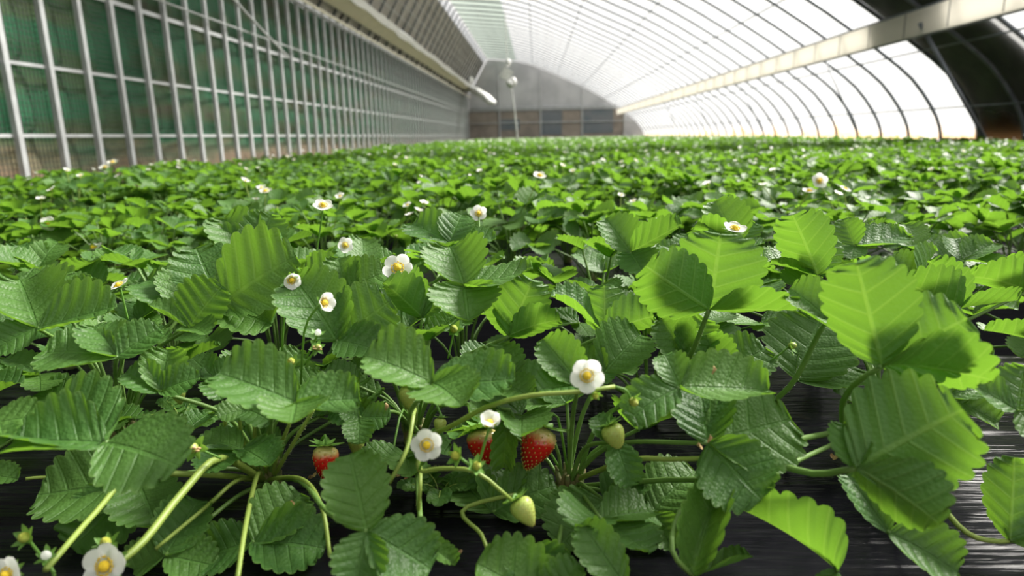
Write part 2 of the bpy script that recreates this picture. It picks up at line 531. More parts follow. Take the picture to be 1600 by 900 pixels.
for s in (0.12, 0.25, 0.38, 0.5, 0.62, 0.74, 0.86):
    q = sl(s); MB().tube([(q[0] + 0.05, Y_NEAR, q[1] - 0.03), (q[0] + 0.05, Y_FAR, q[1] - 0.03)], 0.010, 5).build('rear_purlin', M['galv'], ceiling)

# ---- left wall: posts, rails, wire mesh, bulging green cloth
WX = -4.5
PSP = 0.527
P0 = 5.664
RAIL_Z = (0.488, 1.106, 1.882)
posts_y = [P0 + PSP * k for k in range(-30, 75) if Y_NEAR < P0 + PSP * k < Y_FAR]
zb = [-0.2] + list(RAIL_Z) + [2.55, 3.02]
vv, ff = [], []
nz = 6; ny = 6
zl = np.concatenate([np.linspace(zb[i], zb[i + 1], nz, endpoint=False) for i in range(5)] + [[zb[-1]]])
zf = np.concatenate([np.linspace(0, 1, nz, endpoint=False) for i in range(5)] + [[0.0]])
yl = np.arange(0, (len(posts_y) - 1) * ny + 1) / ny
Yg = posts_y[0] + yl * PSP
YY, ZZ = np.meshgrid(Yg, zl); FY, FZ = np.meshgrid(yl % 1.0, zf)
bul = 0.12 * (np.sin(np.pi * FY) ** 0.6) * np.sin(np.pi * FZ ** 0.55) ** 0.8 * (0.5 + vnoise(YY * 1.9, ZZ * 1.3 + 4)) + 0.03 * vnoise(YY * 4, ZZ * 7)
XX = WX - 0.235 + bul
nyv = len(Yg)
v = np.stack([XX, YY, ZZ], -1).reshape(-1, 3)
f = [(j * nyv + i, j * nyv + i + 1, (j + 1) * nyv + i + 1, (j + 1) * nyv + i) for j in range(len(zl) - 1) for i in range(nyv - 1)]
wall_left = struct(MB().add(v, f).build('wall_left', M['quilt'], None, True))
MB().box((WX - 0.43, 17.5, 1.4), (0.3, 55, 3.3)).build('wall_core', M['soil'], wall_left)
pm = MB(); pm.box((0.024, 0, 1.41), (0.006, 0.056, 3.22)); pm.box((0.0, -0.025, 1.41), (0.046, 0.006, 3.22)); pm.box((0.0, 0.025, 1.41), (0.046, 0.006, 3.22))
post_me = pm.mesh('post', M['galv'])
for y in posts_y:
    o = link('post', post_me, wall_left); o.location = (WX, y, 0)
for i, z in enumerate(RAIL_Z):
    MB().bar((WX - 0.028, Y_NEAR, z), (WX - 0.028, Y_FAR, z), 0.03, 0.030 if i < 2 else 0.046).build('rail', M['galv'], wall_left)
MB().bar((WX + 0.02, Y_NEAR, 2.94), (WX + 0.02, Y_FAR, 2.94), 0.05, 0.06).build('rail', M['galv'], wall_left)
wm = MB()
for z in np.arange(-0.15, 3.0, 0.05):
    wm.bar((WX - 0.046, Y_NEAR, z), (WX - 0.046, Y_FAR, z), 0.005, 0.0055)
for y in np.arange(2.0, 44.9, 0.05):
    wm.bar((WX - 0.05, y, -0.2), (WX - 0.05, y, 3.0), 0.005, 0.0055)
o = wm.build('wire_mesh', M['mesh'], wall_left); o['kind'] = 'stuff'

# hose / wires along the wall
pp = MB().tube([(-4.40, Y_NEAR, 2.03), (-4.40, Y_FAR, 2.03)], 0.011, 6).build('wall_wire', M['galv'], wall_left)
d0, d1 = at(330, -40, 9.3), at(451, 90, 11.7)
tag(MB().tube(curve_pts([d0, (d0 + d1) / 2 + Vector((0, 0, -0.02)), d1], 8), 0.02, 6).build('brace_rod', M['galv'], None, True),
    'thin pale diagonal rod slanting down to the upper rail of the left wall', 'rod')

# eave gutter under the rear roof: cream underside, white lip, pipe below
def extrude(poly, y0, y1, mat, name, parent=None, smooth=False, wob=0.0, ny=2):
    n = len(poly); v = []
    ys = np.linspace(y0, y1, ny)
    for i, yy in enumerate(ys):
        for k, (x, z) in enumerate(poly):
            dz = wob * (vnoise(np.array([yy * 1.3 + k]), np.array([k * 3.1]))[0] - 0.5) if wob else 0
            v.append((x + dz * 0.5, yy, z + dz))
    f = [(i * n + k, (i + 1) * n + k, (i + 1) * n + (k + 1) % n, i * n + (k + 1) % n) for i in range(ny - 1) for k in range(n)]
    f += [tuple(range(n)), tuple((ny - 1) * n + k for k in range(n - 1, -1, -1))]
    return MB().add(v, f).build(name, mat, parent, smooth)


gut = bpy.data.objects.new('eave_gutter', None); COL.objects.link(gut); gut.location = (0, 0, 0)
tag(gut, 'long cream eave gutter with ragged white lip running above the green left wall', 'gutter')
extrude([(-4.32, 3.20), (-4.30, 3.17), (-3.96, 3.31), (-3.96, 3.35)], Y_NEAR, 42.5, M['cream'], 'underside', gut, wob=0.02, ny=60)
extrude([(-4.00, 3.33), (-3.94, 3.30), (-3.88, 3.44), (-3.95, 3.50)], Y_NEAR, 42.5, M['whitep'], 'lip', gut, wob=0.07, ny=150)
MB().tube([(-4.30, Y_NEAR, 2.93), (-4.30, 44.8, 2.93)], 0.03, 8).build('gutter_pipe', M['cream'], gut, True)
for y in np.arange(6, 44, 3.16):
    MB().bar((-4.43, y, 2.96), (-4.29, y, 3.14), 0.05, 0.05).build('bracket', M['curb'], gut)
pts = [at(728, 136, 42.3), at(745, 143, 40.5), at(760, 152, 39.5), at(769, 161, 39)]
ee = MB()
for i in range(3):
    ee.bar(pts[i], pts[i + 1], 0.5, 0.30 - 0.05 * i)
ee.ball(at(733, 126, 41.5), (0.3, 0.4, 0.28), 8, 6)
ee.build('torn_end', M['whitep'], gut, True)

# ---- pale beam under the film side, props, dark blanket
bm_o = bpy.data.objects.new('roof_beam', None); COL.objects.link(bm_o); bm_o.location = (5.35, 0, 0)
tag(bm_o, 'long pale sheet metal beam running under the arched film roof', 'beam')
def rel(o, root): o.location = -root.location; return o
rel(extrude([(5.31, 1.655), (5.37, 1.655), (5.39, 1.99), (5.29, 1.99)], Y_NEAR, 44.6, M['beam'], 'web', bm_o), bm_o)
rel(MB().tube([(5.34, Y_NEAR, 2.01), (5.34, 44.6, 2.01)], 0.026, 6).build('top_pipe', M['pipe'], bm_o), bm_o)
rel(MB().tube([(5.34, Y_NEAR, 1.64), (5.34, 44.6, 1.64)], 0.016, 6).build('bottom_pipe', M['pipe'], bm_o), bm_o)
y = 12.2 - 1.03 * 10
while y < 44:
    rel(MB().bar((5.33, y, 2.0), (5.48, y, arch_z(5.48)), 0.03, 0.03).build('clip', M['pipe'], bm_o), bm_o)
    rel(MB().bar((5.278, y, 1.66), (5.278, y, 1.98), 0.010, 0.008).build('seam', M['pipe'], bm_o), bm_o)
    y += 1.03 * (1 if y < 22 else 2)
pr = MB().tube([at(1437, 36, 9.75), at(1546, 228, 9.75)], 0.028, 8).build('prop_pole', M['pipe'], None, True)
tag(pr, 'stout slanting prop pole under the beam in front of the dark blanket', 'pole')
for i, yy in enumerate((12.9, 18.1, 23.2, 28.4)):
    t = MB().tube([(5.35, yy, 1.64), (6.25, yy, -0.05)], 0.014, 6).build('prop_pole', M['pipe'], None, True)
    tag(t, 'thin slanting prop pole under the beam against the bright film', 'pole', 'thin prop poles along the film side')
bl_prof = [tuple(p) for p in ARCHC]
bk = sheet(bl_prof, 9.45, 11.4, 12, M['blanket'], 'thermal_blanket', off=0.13)
bk.modifiers.new('thickness', 'SOLIDIFY').thickness = 0.04
tag(bk, 'dark insulating blanket strip unrolled over the arched film roof', 'blanket')

# ---- far gable wall
prof = [(7.2, -0.2)] + [tuple(p) for p in ARCHC] + [(-3.17, 5.33), (-4.5, 3.02), (-4.5, -0.2)]
wall_back = MB()
wall_back.add([(x, Y_FAR + 0.06, z) for x, z in prof] + [(x, Y_FAR + 0.2, z) for x, z in prof],
              [tuple(range(len(prof))), tuple(range(2 * len(prof) - 1, len(prof) - 1, -1))] +
              [(k, len(prof) + k, len(prof) + (k + 1) % len(prof), (k + 1) % len(prof)) for k in range(len(prof))])
wall_back = struct(wall_back.build('wall_back', M['gable']))
for x0, x1, z0, z1, mt in ((-4.5, -2.55, -0.2, 2.0, 'panel_brown'), (-2.5, 0.2, -0.2, 2.0, 'panel_brown'), (0.38, 1.7, 0.45, 2.0, 'panel_dark'), (1.72, 2.95, -0.2, 2.0, 'panel_brown'),
                           (3.15, 5.1, 0.5, 2.0, 'panel_dark'), (5.12, 5.8, -0.2, 2.0, 'panel_brown'), (0.38, 1.7, -0.2, 0.44, 'panel_brown'), (3.15, 5.1, -0.2, 0.48, 'panel_brown'), (-2.4, -1.1, 0.8, 1.5, 'panel_dark')):
    MB().box(((x0 + x1) / 2, Y_FAR + (0.01 if mt == 'panel_brown' else -0.02), (z0 + z1) / 2), (x1 - x0, 0.05, z1 - z0)).build('panel', M[mt], wall_back)
for x, zt in ((-2.45, 5.2), (0.3, 4.6), (3.05, 3.4), (5.85, 1.8)):
    MB().tube([(x, Y_FAR - 0.08, -0.2), (x, Y_FAR - 0.08, zt)], 0.045, 6).build('post', M['galv'], wall_back)
for z, x1 in ((2.1, 5.5), (2.25, 5.3), (1.25, 6.4)):
    MB().tube([(-4.4, Y_FAR - 0.1, z), (x1, Y_FAR - 0.1, z)], 0.045 if z > 2 else 0.03, 6).build('rail', M['galv'], wall_back)
wf = MB()
wf.add([(x, Y_NEAR - 0.02, z) for x, z in prof] + [(x, Y_NEAR - 0.15, z) for x, z in prof],
       [tuple(range(len(prof) - 1, -1, -1)), tuple(range(len(prof), 2 * len(prof)))])
struct(wf.build('wall_front', M['gable']))

# ---- bundle hanging from the roof
hb = at(796, 118, 18)
hang = bpy.data.objects.new('hanging_bundle', None); COL.objects.link(hang); hang.location = hb
tag(hang, 'white plastic wrapped box and bag hanging from a roof wire on a cord', 'hanging box')
hm = MB()
hm.box(at(791, 116, 18) - hb, (0.25, 0.20, 0.28), rot=Euler((0.2, 0.5, 0.4)).to_matrix())
hm.build('wrapped_box', M['whitep'], hang)
MB().ball(at(794, 98, 18) - hb, (0.07, 0.07, 0.10), 8, 6).build('knot', M['whitep'], hang, True)
bb = MB(); bb.ball(at(797, 131, 18) - hb, (0.15, 0.12, 0.09), 10, 7, axis=(0.5, 0, 1)); bb.ball(at(802, 128, 18) - hb, (0.09, 0.09, 0.12), 8, 6)
bb.build('plastic_bag', M['whitep'], hang, True)
top = at(789, 40, 18); top.z = arch_z(top.x)
MB().tube(curve_pts([top - hb, at(791, 70, 18) - hb, at(793, 96, 18) - hb], 8), 0.010, 5).build('hanging_wire', M['whitep'], hang, True)
MB().tube(curve_pts([at(798, 130, 18) - hb, at(803, 165, 18) - hb, at(806, 190, 18) - hb, at(810, 232, 18) - hb], 18), 0.022, 6).build('cord', M['whitep'], hang, True)

# ------------------------------------------------------------------ strawberry plants: shapes
def leaflet(mb, base, tip, nh, wf=0.9, fold=0.25, droop=0.35, wave=0.05, asym=0.0, nt=9, spt=4, cols=4, rng=random, quilt=0.007, mat=0):
    """one toothed, pleated strawberry leaflet from base to tip, upper face towards nh"""
    base, tip = np.array(tuple(base), float), np.array(tuple(tip), float)
    m = tip - base; L = np.linalg.norm(m); m /= L
    n = np.array(tuple(nh), float); n -= m * n.dot(m)
    if np.linalg.norm(n) < 1e-3: n = np.cross(m, (1.0, 0, 0))
    n /= np.linalg.norm(n)
    b = np.cross(m, n)
    R = nt * spt + 1
    t = np.linspace(0, 1, R); th = np.pi * t
    y = ((1 - np.cos(th)) / 2) ** 0.82
    p = 1.10 + (0.58 - 1.10) * t
    x = np.maximum(np.sin(th), 0) ** p * 0.5 * wf
    ph = nt * t
    tooth = np.abs(np.sin(np.pi * ph)) ** 0.75
    env = np.clip((t - 0.14) / 0.14, 0, 1) * np.clip((1.0 - t) / 0.10, 0, 1)
    xe = np.maximum(x * (1 + env * 0.125 * (tooth - 0.6)), 0.008)
    ye = y + env * 0.045 * (tooth - 0.6) * (0.35 - np.cos(th))
    ym = y ** 2.2
    f = np.linspace(-1, 1, 2 * cols + 1)
    F, T = np.meshgrid(f, t)
    A = np.abs(F)
    X = F * xe[:, None] * (1 + np.sign(F) * asym)
    Y = ym[:, None] + (ye - ym)[:, None] * A
    PH = ph[:, None]
    p1, p2 = rng.uniform(0, 6.28), rng.uniform(0, 6.28)
    Z = np.abs(X) * math.tan(fold) * (0.55 + 0.9 * A)
    Z = Z + quilt * np.cos(2 * np.pi * PH) * np.sin(np.pi * np.clip(A, 0, 1) ** 0.8) * np.clip(T * 4, 0, 1)
    Z = Z + wave * A ** 2 * np.sin(2 * np.pi * 1.25 * T + np.where(F > 0, p1, p2)) + wave * 0.4 * np.sin(5 * T + p2) * T
    k = droop if abs(droop) > 1e-3 else 1e-3
    yb = np.sin(k * Y) / k + Z * np.sin(k * Y)
    zb_ = -(1 - np.cos(k * Y)) / k + Z * np.cos(k * Y)
    ca, sa = math.cos(k / 2), math.sin(k / 2); cl = 2 * math.sin(k / 2) / k
    y2 = (yb * ca - zb_ * sa) / cl; z2 = (yb * sa + zb_ * ca) / cl
    V = base + L * (X[..., None] * b + y2[..., None] * m + z2[..., None] * n)
    nc = 2 * cols + 1
    faces = [(i * nc + j, i * nc + j + 1, (i + 1) * nc + j + 1, (i + 1) * nc + j) for i in range(R - 1) for j in range(nc - 1)]
    uv = np.stack([F * 0.5 + 0.5, np.broadcast_to(PH, F.shape)], -1).reshape(-1, 2)
    mb.add(V.reshape(-1, 3), faces, mat, uv)


def rot_about(v, axis, a):
    return Matrix.Rotation(a, 3, Vector(axis)) @ Vector(v)


def leaf_frames(hub, out, nrm, size, rng, spread=1.22):
    """three leaflets round a hub: (tip, normal, width factor, asymmetry)"""
    out = Vector(out).normalized(); nrm = (Vector(nrm) - out * Vector(nrm).dot(out)).normalized()
    res = []
    cup = rng.uniform(0.05, 0.5)
    for k, a in enumerate((0.0, spread, -spread)):
        a += rng.uniform(-0.12, 0.12)
        d = rot_about(out, nrm, a)
        axis = d.cross(nrm)
        c = cup + rng.uniform(-0.15, 0.15)
        d2 = rot_about(d, axis, c); n2 = rot_about(nrm, axis, c)
        L = size * (1.0 if k == 0 else 0.94) * rng.uniform(0.92, 1.06)
        asym = 0 if k == 0 else (-0.10 if k == 1 else 0.10)
        res.append((Vector(hub) + d2 * L, n2, rng.uniform(0.86, 1.0), asym))
    return res


def random_leaf(rng, az, r, h, size, lean):
    """petiole control points, hub, out direction and normal of a leaf growing from the crown at the origin"""
    o = Vector((math.cos(az), math.sin(az), 0))
    hub = o * r + Vector((rng.uniform(-.012, .012), rng.uniform(-.012, .012), h))
    nrm = (Vector((0, 0, 1)) + o * rng.uniform(-0.35, 0.45) + Vector((rng.uniform(-.3, .3), rng.uniform(-.3, .3), 0))).normalized()
    out = (o + Vector((rng.uniform(-.4, .4), rng.uniform(-.4, .4), lean))).normalized()
    pet = [Vector((o.x * 0.008, o.y * 0.008, 0.004)), o * r * 0.35 + Vector((0, 0, h * 0.62)), hub]
    return pet, hub, out, nrm


def leaf_set(rng, n, hmax=0.20, rmax=0.15):
    res = []
    a0 = rng.uniform(0, 6.28)
    for i in range(n):
        q = i / max(1, n - 1)                       # 0 inner, upright .. 1 outer, low
        az = a0 + i * 2.4 + rng.uniform(-0.3, 0.3)
        r = (0.03 + (rmax - 0.03) * q ** 0.8) * rng.uniform(0.85, 1.15)
        h = (hmax - (hmax * 0.62) * q ** 1.5) * rng.uniform(0.82, 1.08)
        size = rng.uniform(0.058, 0.078) * (0.9 if q < 0.2 else 1.0)
        res.append(random_leaf(rng, az, r, h, size, rng.uniform(-0.2, 0.35) - 0.25 * q) + (size,))
    return res


def petal(mb, c, d, n, L, W, mat=0, cup=0.25, res=6, curl=0.1):
    """rounded petal from c outward along d, facing n"""
    d = Vector(d).normalized(); n = (Vector(n) - d * Vector(n).dot(d)).normalized(); b = d.cross(n)
    V = []; nc = 5
    for i in range(res + 1):
        t = (1 - math.cos(math.pi * i / res)) / 2
        w = W * 0.5 * max(math.sin(math.pi * i / res) ** 0.9, 0.30 * (1 - t), 0.06)
        for j in range(nc):
            s = j / (nc - 1) * 2 - 1
            yy = L * (t - 0.04 * t * t * s * s)
            zz = L * (cup * t * t * 0.8 + curl * s * s * t)
            V.append(Vector(c) + d * yy + b * (s * w) + n * zz)
    F = [(i * nc + j, i * nc + j + 1, (i + 1) * nc + j + 1, (i + 1) * nc + j) for i in range(res) for j in range(nc - 1)]
    mb.add([tuple(v) for v in V], [tuple(reversed(f)) for f in F], mat)


def sepals(mb, c, n, R, k, mat=0, back=-0.1, rng=random, width=0.42):
    """ring of k pointed green sepals behind n"""
    fr = frame_z(n); n = Vector(n).normalized()
    for i in range(k):
        a = 2 * math.pi * i / k + rng.uniform(-0.12, 0.12)
        d = (fr @ Vector((math.cos(a), math.sin(a), back + rng.uniform(-0.12, 0.12)))).normalized()
        b = n.cross(d).normalized()
        L = R * rng.uniform(0.85, 1.1); w = L * width * 0.5
        V = []
        prof = ((0, 0.35), (0.25, 0.9), (0.5, 1.0), (0.75, 0.65), (1.0, 0.05))
        for t, q in prof:
            for s in (-1, 0, 1):
                V.append(Vector(c) + d * (L * t) + b * (s * w * q) + n * (L * (0.10 * t * t * (1 if back > -0.5 else -1) - 0.05 * (s == 0))))
        F = [(r * 3 + j, r * 3 + j + 1, r * 3 + j + 4, r * 3 + j + 3) for r in range(4) for j in (0, 1)]
        mb.add([tuple(v) for v in V], F, mat)


def flower_centre(mb, c, n, r, mat=0, stamens=True, rng=random):
    mb.ball(Vector(c) + Vector(n).normalized() * r * 0.35, (r * 0.72, r * 0.72, r * 0.62), 10, 7, mat, n)
    if stamens:
        fr = frame_z(n)
        for i in range(20):
            a = 2 * math.pi * i / 20
            q = fr @ Vector((math.cos(a), math.sin(a), 0.22 + 0.15 * (i % 2)))
            mb.ball(Vector(c) + q * r * rng.uniform(0.95, 1.12), r * 0.16, 5, 3, mat)
            if i % 2: mb.ball(Vector(c) + (fr @ Vector((math.cos(a), math.sin(a), 0.8))) * r * 0.62, r * 0.10, 4, 3, mat)


def berry(mb, top, axis, L, W, mat=0, seed_mb=None, rng=random, seg=36, rings=30, nseed=120, blunt=0.5):
    """strawberry hanging from top along axis; dimpled, UV.y runs from shoulder (0) to tip (1)"""
    fr = np.array(frame_z(axis)); top = np.array(tuple(top), float)
    prof = lambda t: (W / 2) * (np.sin(np.pi * np.clip(t, 0, 1) ** 0.62) ** 0.62 * (1.04 - 0.22 * t))
    seeds = []
    for i in range(nseed):
        t = 0.05 + 0.93 * ((i + 0.5) / nseed) ** 0.85
        seeds.append((t, (i * 2.39996) % (2 * math.pi)))
    sp = np.array([(prof(t) * math.cos(a), prof(t) * math.sin(a), t * L) for t, a in seeds])
    V = []; UV = []
    for i in range(rings + 1):
        t = i / rings
        for k in range(seg):
            a = 2 * math.pi * k / seg
            r = max(prof(t), 1e-5) * (1 + 0.05 * math.sin(2 * a + 1) + 0.03 * math.sin(3 * a))
            V.append((r * math.cos(a), r * math.sin(a), t * L)); UV.append((k / seg, t))
    V = np.array(V)
    d2 = ((V[:, None, :] - sp[None]) ** 2).sum(-1).min(1)
    sg = (W * 0.042) ** 2
    depth = 0.05 * W * np.exp(-d2 / sg)
    rad = V * np.array((1, 1, 0)); ln = np.linalg.norm(rad, axis=1)[:, None] + 1e-9
    V = V - rad / ln * np.minimum(depth[:, None], ln * 0.5)
    F = [(i * seg + k, i * seg + (k + 1) % seg, (i + 1) * seg + (k + 1) % seg, (i + 1) * seg + k) for i in range(rings) for k in range(seg)]
    mb.add(V @ fr.T + top, F, mat, UV)
    if seed_mb is not None:
        for (t, a), s in zip(seeds, sp):
            q = s * np.array((0.985, 0.985, 1.0)); q = fr @ q + top
            s2 = W * 0.025
            nr = fr @ np.array((math.cos(a), math.sin(a), 0.3))
            seed_mb.ball(q, (s2 * 0.75, s2 * 0.75, s2 * 1.1), 5, 4, 0, axis)


# ------------------------------------------------------------------ rows behind the front bed: prototypes, copied plant by plant
rng = random.Random(11)
RES_MID = dict(nt=8, spt=2, cols=2)


def proto_plant(seed, nleaf, nflower, nbud, hmax):
    r = random.Random(seed)
    parts = []
    for pet, hub, out, nrm, size in leaf_set(r, nleaf, hmax, 0.155):
        mb = MB()
        mb.tube(curve_pts(pet, 5), 0.0021, 4, 1, caps=False)
        for tip, n2, wf, asym in leaf_frames(hub, out, nrm, size, r):
            leaflet(mb, hub, tip, n2, wf, r.uniform(0.1, 0.45), r.uniform(-0.1, 0.7), r.uniform(0.02, 0.07), asym, rng=r, **RES_MID)
        parts.append(('leaf', mb.mesh('leaf', [M['leaf'], M['stalk']], True)))
    for i in range(nflower):
        az = r.uniform(0, 6.28); o = Vector((math.cos(az), math.sin(az), 0))
        c = o * r.uniform(0.04, 0.13) + Vector((0, 0, hmax * r.uniform(1.05, 1.32)))
        n = Vector((r.uniform(-.5, .5), r.uniform(-.9, .1), 1)).normalized()
        mb = MB()
        mb.tube(curve_pts([o * 0.008 + Vector((0, 0, 0.005)), o * 0.03 + Vector((0, 0, c.z * 0.5)), c - n * 0.004], 6), 0.0013, 4, 1, caps=False)
        sepals(mb, c - n * 0.002, n, 0.010, 5, 1, rng=r)
        fr = frame_z(n)
        for k in range(5):
            a = 2 * math.pi * k / 5
            petal(mb, c, fr @ Vector((math.cos(a), math.sin(a), 0.12)), n, 0.0145, 0.0145, 0, 0.2, 4)
        flower_centre(mb, c, n, 0.0048, 2, False)
        parts.append(('flower', mb.mesh('flower', [M['petal'], M['stem'], M['pollen']], True)))
    for i in range(nbud):
        az = r.uniform(0, 6.28); o = Vector((math.cos(az), math.sin(az), 0))
        c = o * r.uniform(0.05, 0.12) + Vector((0, 0, hmax * r.uniform(0.6, 0.95)))
        mb = MB()
        mb.tube(curve_pts([o * 0.008 + Vector((0, 0, 0.005)), o * 0.03 + Vector((0, 0, c.z * 0.5)), c], 6), 0.0013, 4, 0, caps=False)
        mb.ball(c, (0.005, 0.005, 0.0065), 7, 5, 1); sepals(mb, c - Vector((0, 0, 0.004)), (0, 0, 1), 0.010, 5, 0, 0.6, r)
        parts.append(('flower_bud', mb.mesh('flower_bud', [M['sepal'], M['unripe']], True)))
    mb = MB(); mb.ball((0, 0, 0.006), (0.014, 0.014, 0.016), 8, 5)
    parts.append(('crown', mb.mesh('crown', M['crown'], True)))
    return parts


PROTO_PLAIN = [proto_plant(100 + i, 13 + i % 3, 0, i % 2, 0.175 + 0.012 * (i % 3)) for i in range(6)]
PROTO_FLOWER = [proto_plant(200 + i, 12 + i % 2, 1 + (i == 1), 1, 0.18 + 0.012 * (i % 2)) for i in range(4)]


MID = []


def place(proto, loc, rz, sc, label, group):
    root = bpy.data.objects.new('strawberry_plant', None); COL.objects.link(root)
    root.location = loc; root.rotation_euler = (0, 0, rz); root.scale = (sc, sc, sc * rng.uniform(0.92, 1.1))
    tag(root, label, 'strawberry plant', group)
    MID.append(root)
    for nm, me in proto: link(nm, me, root)
    return root


def in_view(x, y, margin=0.18):
    q = CAM_R.transposed() @ (Vector((x, y, 0.12)) - CAM_P)
    if q.z > -0.05: return False
    return abs(q.x / -q.z) < 800 / FPX + margin / -q.z


SPOTS = []
for k in range(1, 40):
    for r_ in (-0.15, 0.15):
        yy = BED0 + BEDP * k + r_
        if yy > 44.3: continue
        x = -3.30 + rng.uniform(0, 0.2)
        while x < 6.85:
            sx, sy = x + rng.uniform(-0.03, 0.03), yy + rng.uniform(-0.035, 0.035)
            if in_view(sx, sy): SPOTS.append((sx, sy))
            x += 0.185 if yy < 4 else 0.20
SPOTS.sort(key=lambda s: s[0] ** 2 * 0.3 + s[1] ** 2)
NEAR_N = 284


def row_words(y):
    k = int(round((y - BED0) / BEDP))
    return ('near row' if y < BED0 + BEDP * k else 'far row', ('zeroth', 'first', 'second', 'third', 'fourth', 'fifth', 'sixth', 'seventh', 'eighth')[k])


for i, (sx, sy) in enumerate(SPOTS[:NEAR_N]):
    fl_ = rng.random() < 0.30
    pr_ = rng.choice(PROTO_FLOWER if fl_ else PROTO_PLAIN)
    place(pr_, (sx, sy, -0.002), rng.uniform(0, 6.28), rng.uniform(0.9, 1.15),
          ('strawberry plant with open white flower, %s of %s bed behind the front bed' if fl_ else
           'leafy strawberry plant without open flowers, %s of %s bed behind the front bed') % row_words(sy),
          ('flowering plants, %s of the %s bed back' if fl_ else 'plants in leaf, %s of the %s bed back') % row_words(sy))


# ---- the rest of the field, further back than one can count
def far_proto(seed, nleaf, hmax, nt, spt, cols, nflower):
    r = random.Random(seed); mb = MB()
    for pet, hub, out, nrm, size in leaf_set(r, nleaf, hmax, 0.15):
        for tip, n2, wf, asym in leaf_frames(hub, out, nrm, size, r):
            leaflet(mb, hub, tip, n2, wf, r.uniform(0.1, 0.45), r.uniform(-0.1, 0.7), 0.04, asym, nt, spt, cols, r, quilt=0.0)
    for i in range(nflower):
        c = Vector((r.uniform(-.1, .1), r.uniform(-.1, .1), hmax * r.uniform(1.05, 1.3)))
        n = Vector((r.uniform(-.5, .5), r.uniform(-1.2, .1), 1)).normalized(); fr = frame_z(n)
        vs_ = [tuple(c)] + [tuple(c + fr @ Vector((math.cos(a) * q, math.sin(a) * q, 0.003))) for a, q in ((2 * math.pi * k / 10, 0.016 if k % 2 else 0.011) for k in range(10))]
        mb.add(vs_, [(0, 1 + k, 1 + (k + 1) % 10) for k in range(10)], 1)
    return np.concatenate(mb.v), [f for f in mb.f], np.array(mb.m)


farA = [far_proto(300 + i, 12, 0.19, 5, 1, 1, 1 if i < 2 else 0) for i in range(6)]
farB = [far_proto(400 + i, 9, 0.19, 4, 1, 1, 1 if i < 2 else 0) for i in range(5)]
nr = np.random.RandomState(3)
VV, QF, TF_, QM, TM = [], [], [], [], []
off = 0
for sx, sy in SPOTS[NEAR_N:]:
    v, f, m = (farA if sy < 11 else farB)[nr.randint(6 if sy < 11 else 5)]
    a = nr.uniform(0, 6.28); s = nr.uniform(0.9, 1.15) * (1.0 if sy < 11 else 1.12)
    c_, s_ = math.cos(a), math.sin(a)
    VV.append(v @ np.array([[c_, s_, 0], [-s_, c_, 0], [0, 0, 1]]) * s + (sx, sy, 0))
    for q, mi in zip(f, m):
        (QF if len(q) == 4 else TF_).append(tuple(i + off for i in q)); (QM if len(q) == 4 else TM).append(mi)
    off += len(v)
VV = np.concatenate(VV)
me = bpy.data.meshes.new('strawberry_field')
me.from_pydata(VV.tolist(), [], QF + TF_)
me.materials.append(M['leaf_far']); me.materials.append(M['petal'])
me.polygons.foreach_set('material_index', np.array(QM + TM, np.int32))
me.polygons.foreach_set('use_smooth', [True] * len(me.polygons))
me.update()
field = link('strawberry_field', me)
field['kind'] = 'stuff'
tag(field, 'distant rows of strawberry plants filling the bed towards the far gable wall', 'strawberry plants')

# ------------------------------------------------------------------ the front bed: plants built leaf by leaf
nrng = random.Random(77)
RES_NEAR = dict(nt=9, spt=5, cols=5)
PLANTS = {}


def plant(key, px, py, label):
    root = bpy.data.objects.new('strawberry_plant', None); COL.objects.link(root)
    root.location = at(px, py, Z=0.0)
    tag(root, label, 'strawberry plant')
    PLANTS[key] = root
    mb = MB(); mb.ball((0, 0, 0.008), (0.017, 0.017, 0.022), 10, 7)
    for i in range(7):
        a = i * 0.9; mb.tube([(math.cos(a) * 0.008, math.sin(a) * 0.008, 0), (math.cos(a) * 0.016, math.sin(a) * 0.016, 0.03)], [0.006, 0.003], 5)
    mb.build('crown', M['crown'], root, True)
    return root


def hairs(mb, pts, r, mat=0, rng=nrng):
    """short fine hairs standing off a stalk"""
    pts = np.asarray(pts)
    for i in range(len(pts) - 1):
        for k in range(10):
            p = pts[i] + (pts[i + 1] - pts[i]) * rng.random()
            t = pts[i + 1] - pts[i]; t = t / (np.linalg.norm(t) + 1e-9)
            q = np.array([rng.gauss(0, 1) for _ in range(3)]); q -= t * q.dot(t); q /= np.linalg.norm(q) + 1e-9
            s = np.cross(q, t) * 0.00018
            e = p + q * (r + rng.uniform(0.0012, 0.0022))
            mb.add([p + q * r * 0.8 - s, p + q * r * 0.8 + s, e], [(0, 1, 2)], mat)


def view_hint(p, c):
    v = (CAM_P - Vector(p)).normalized()
    return Vector((0, 0, 1)) * (1 - abs(c)) + v * c


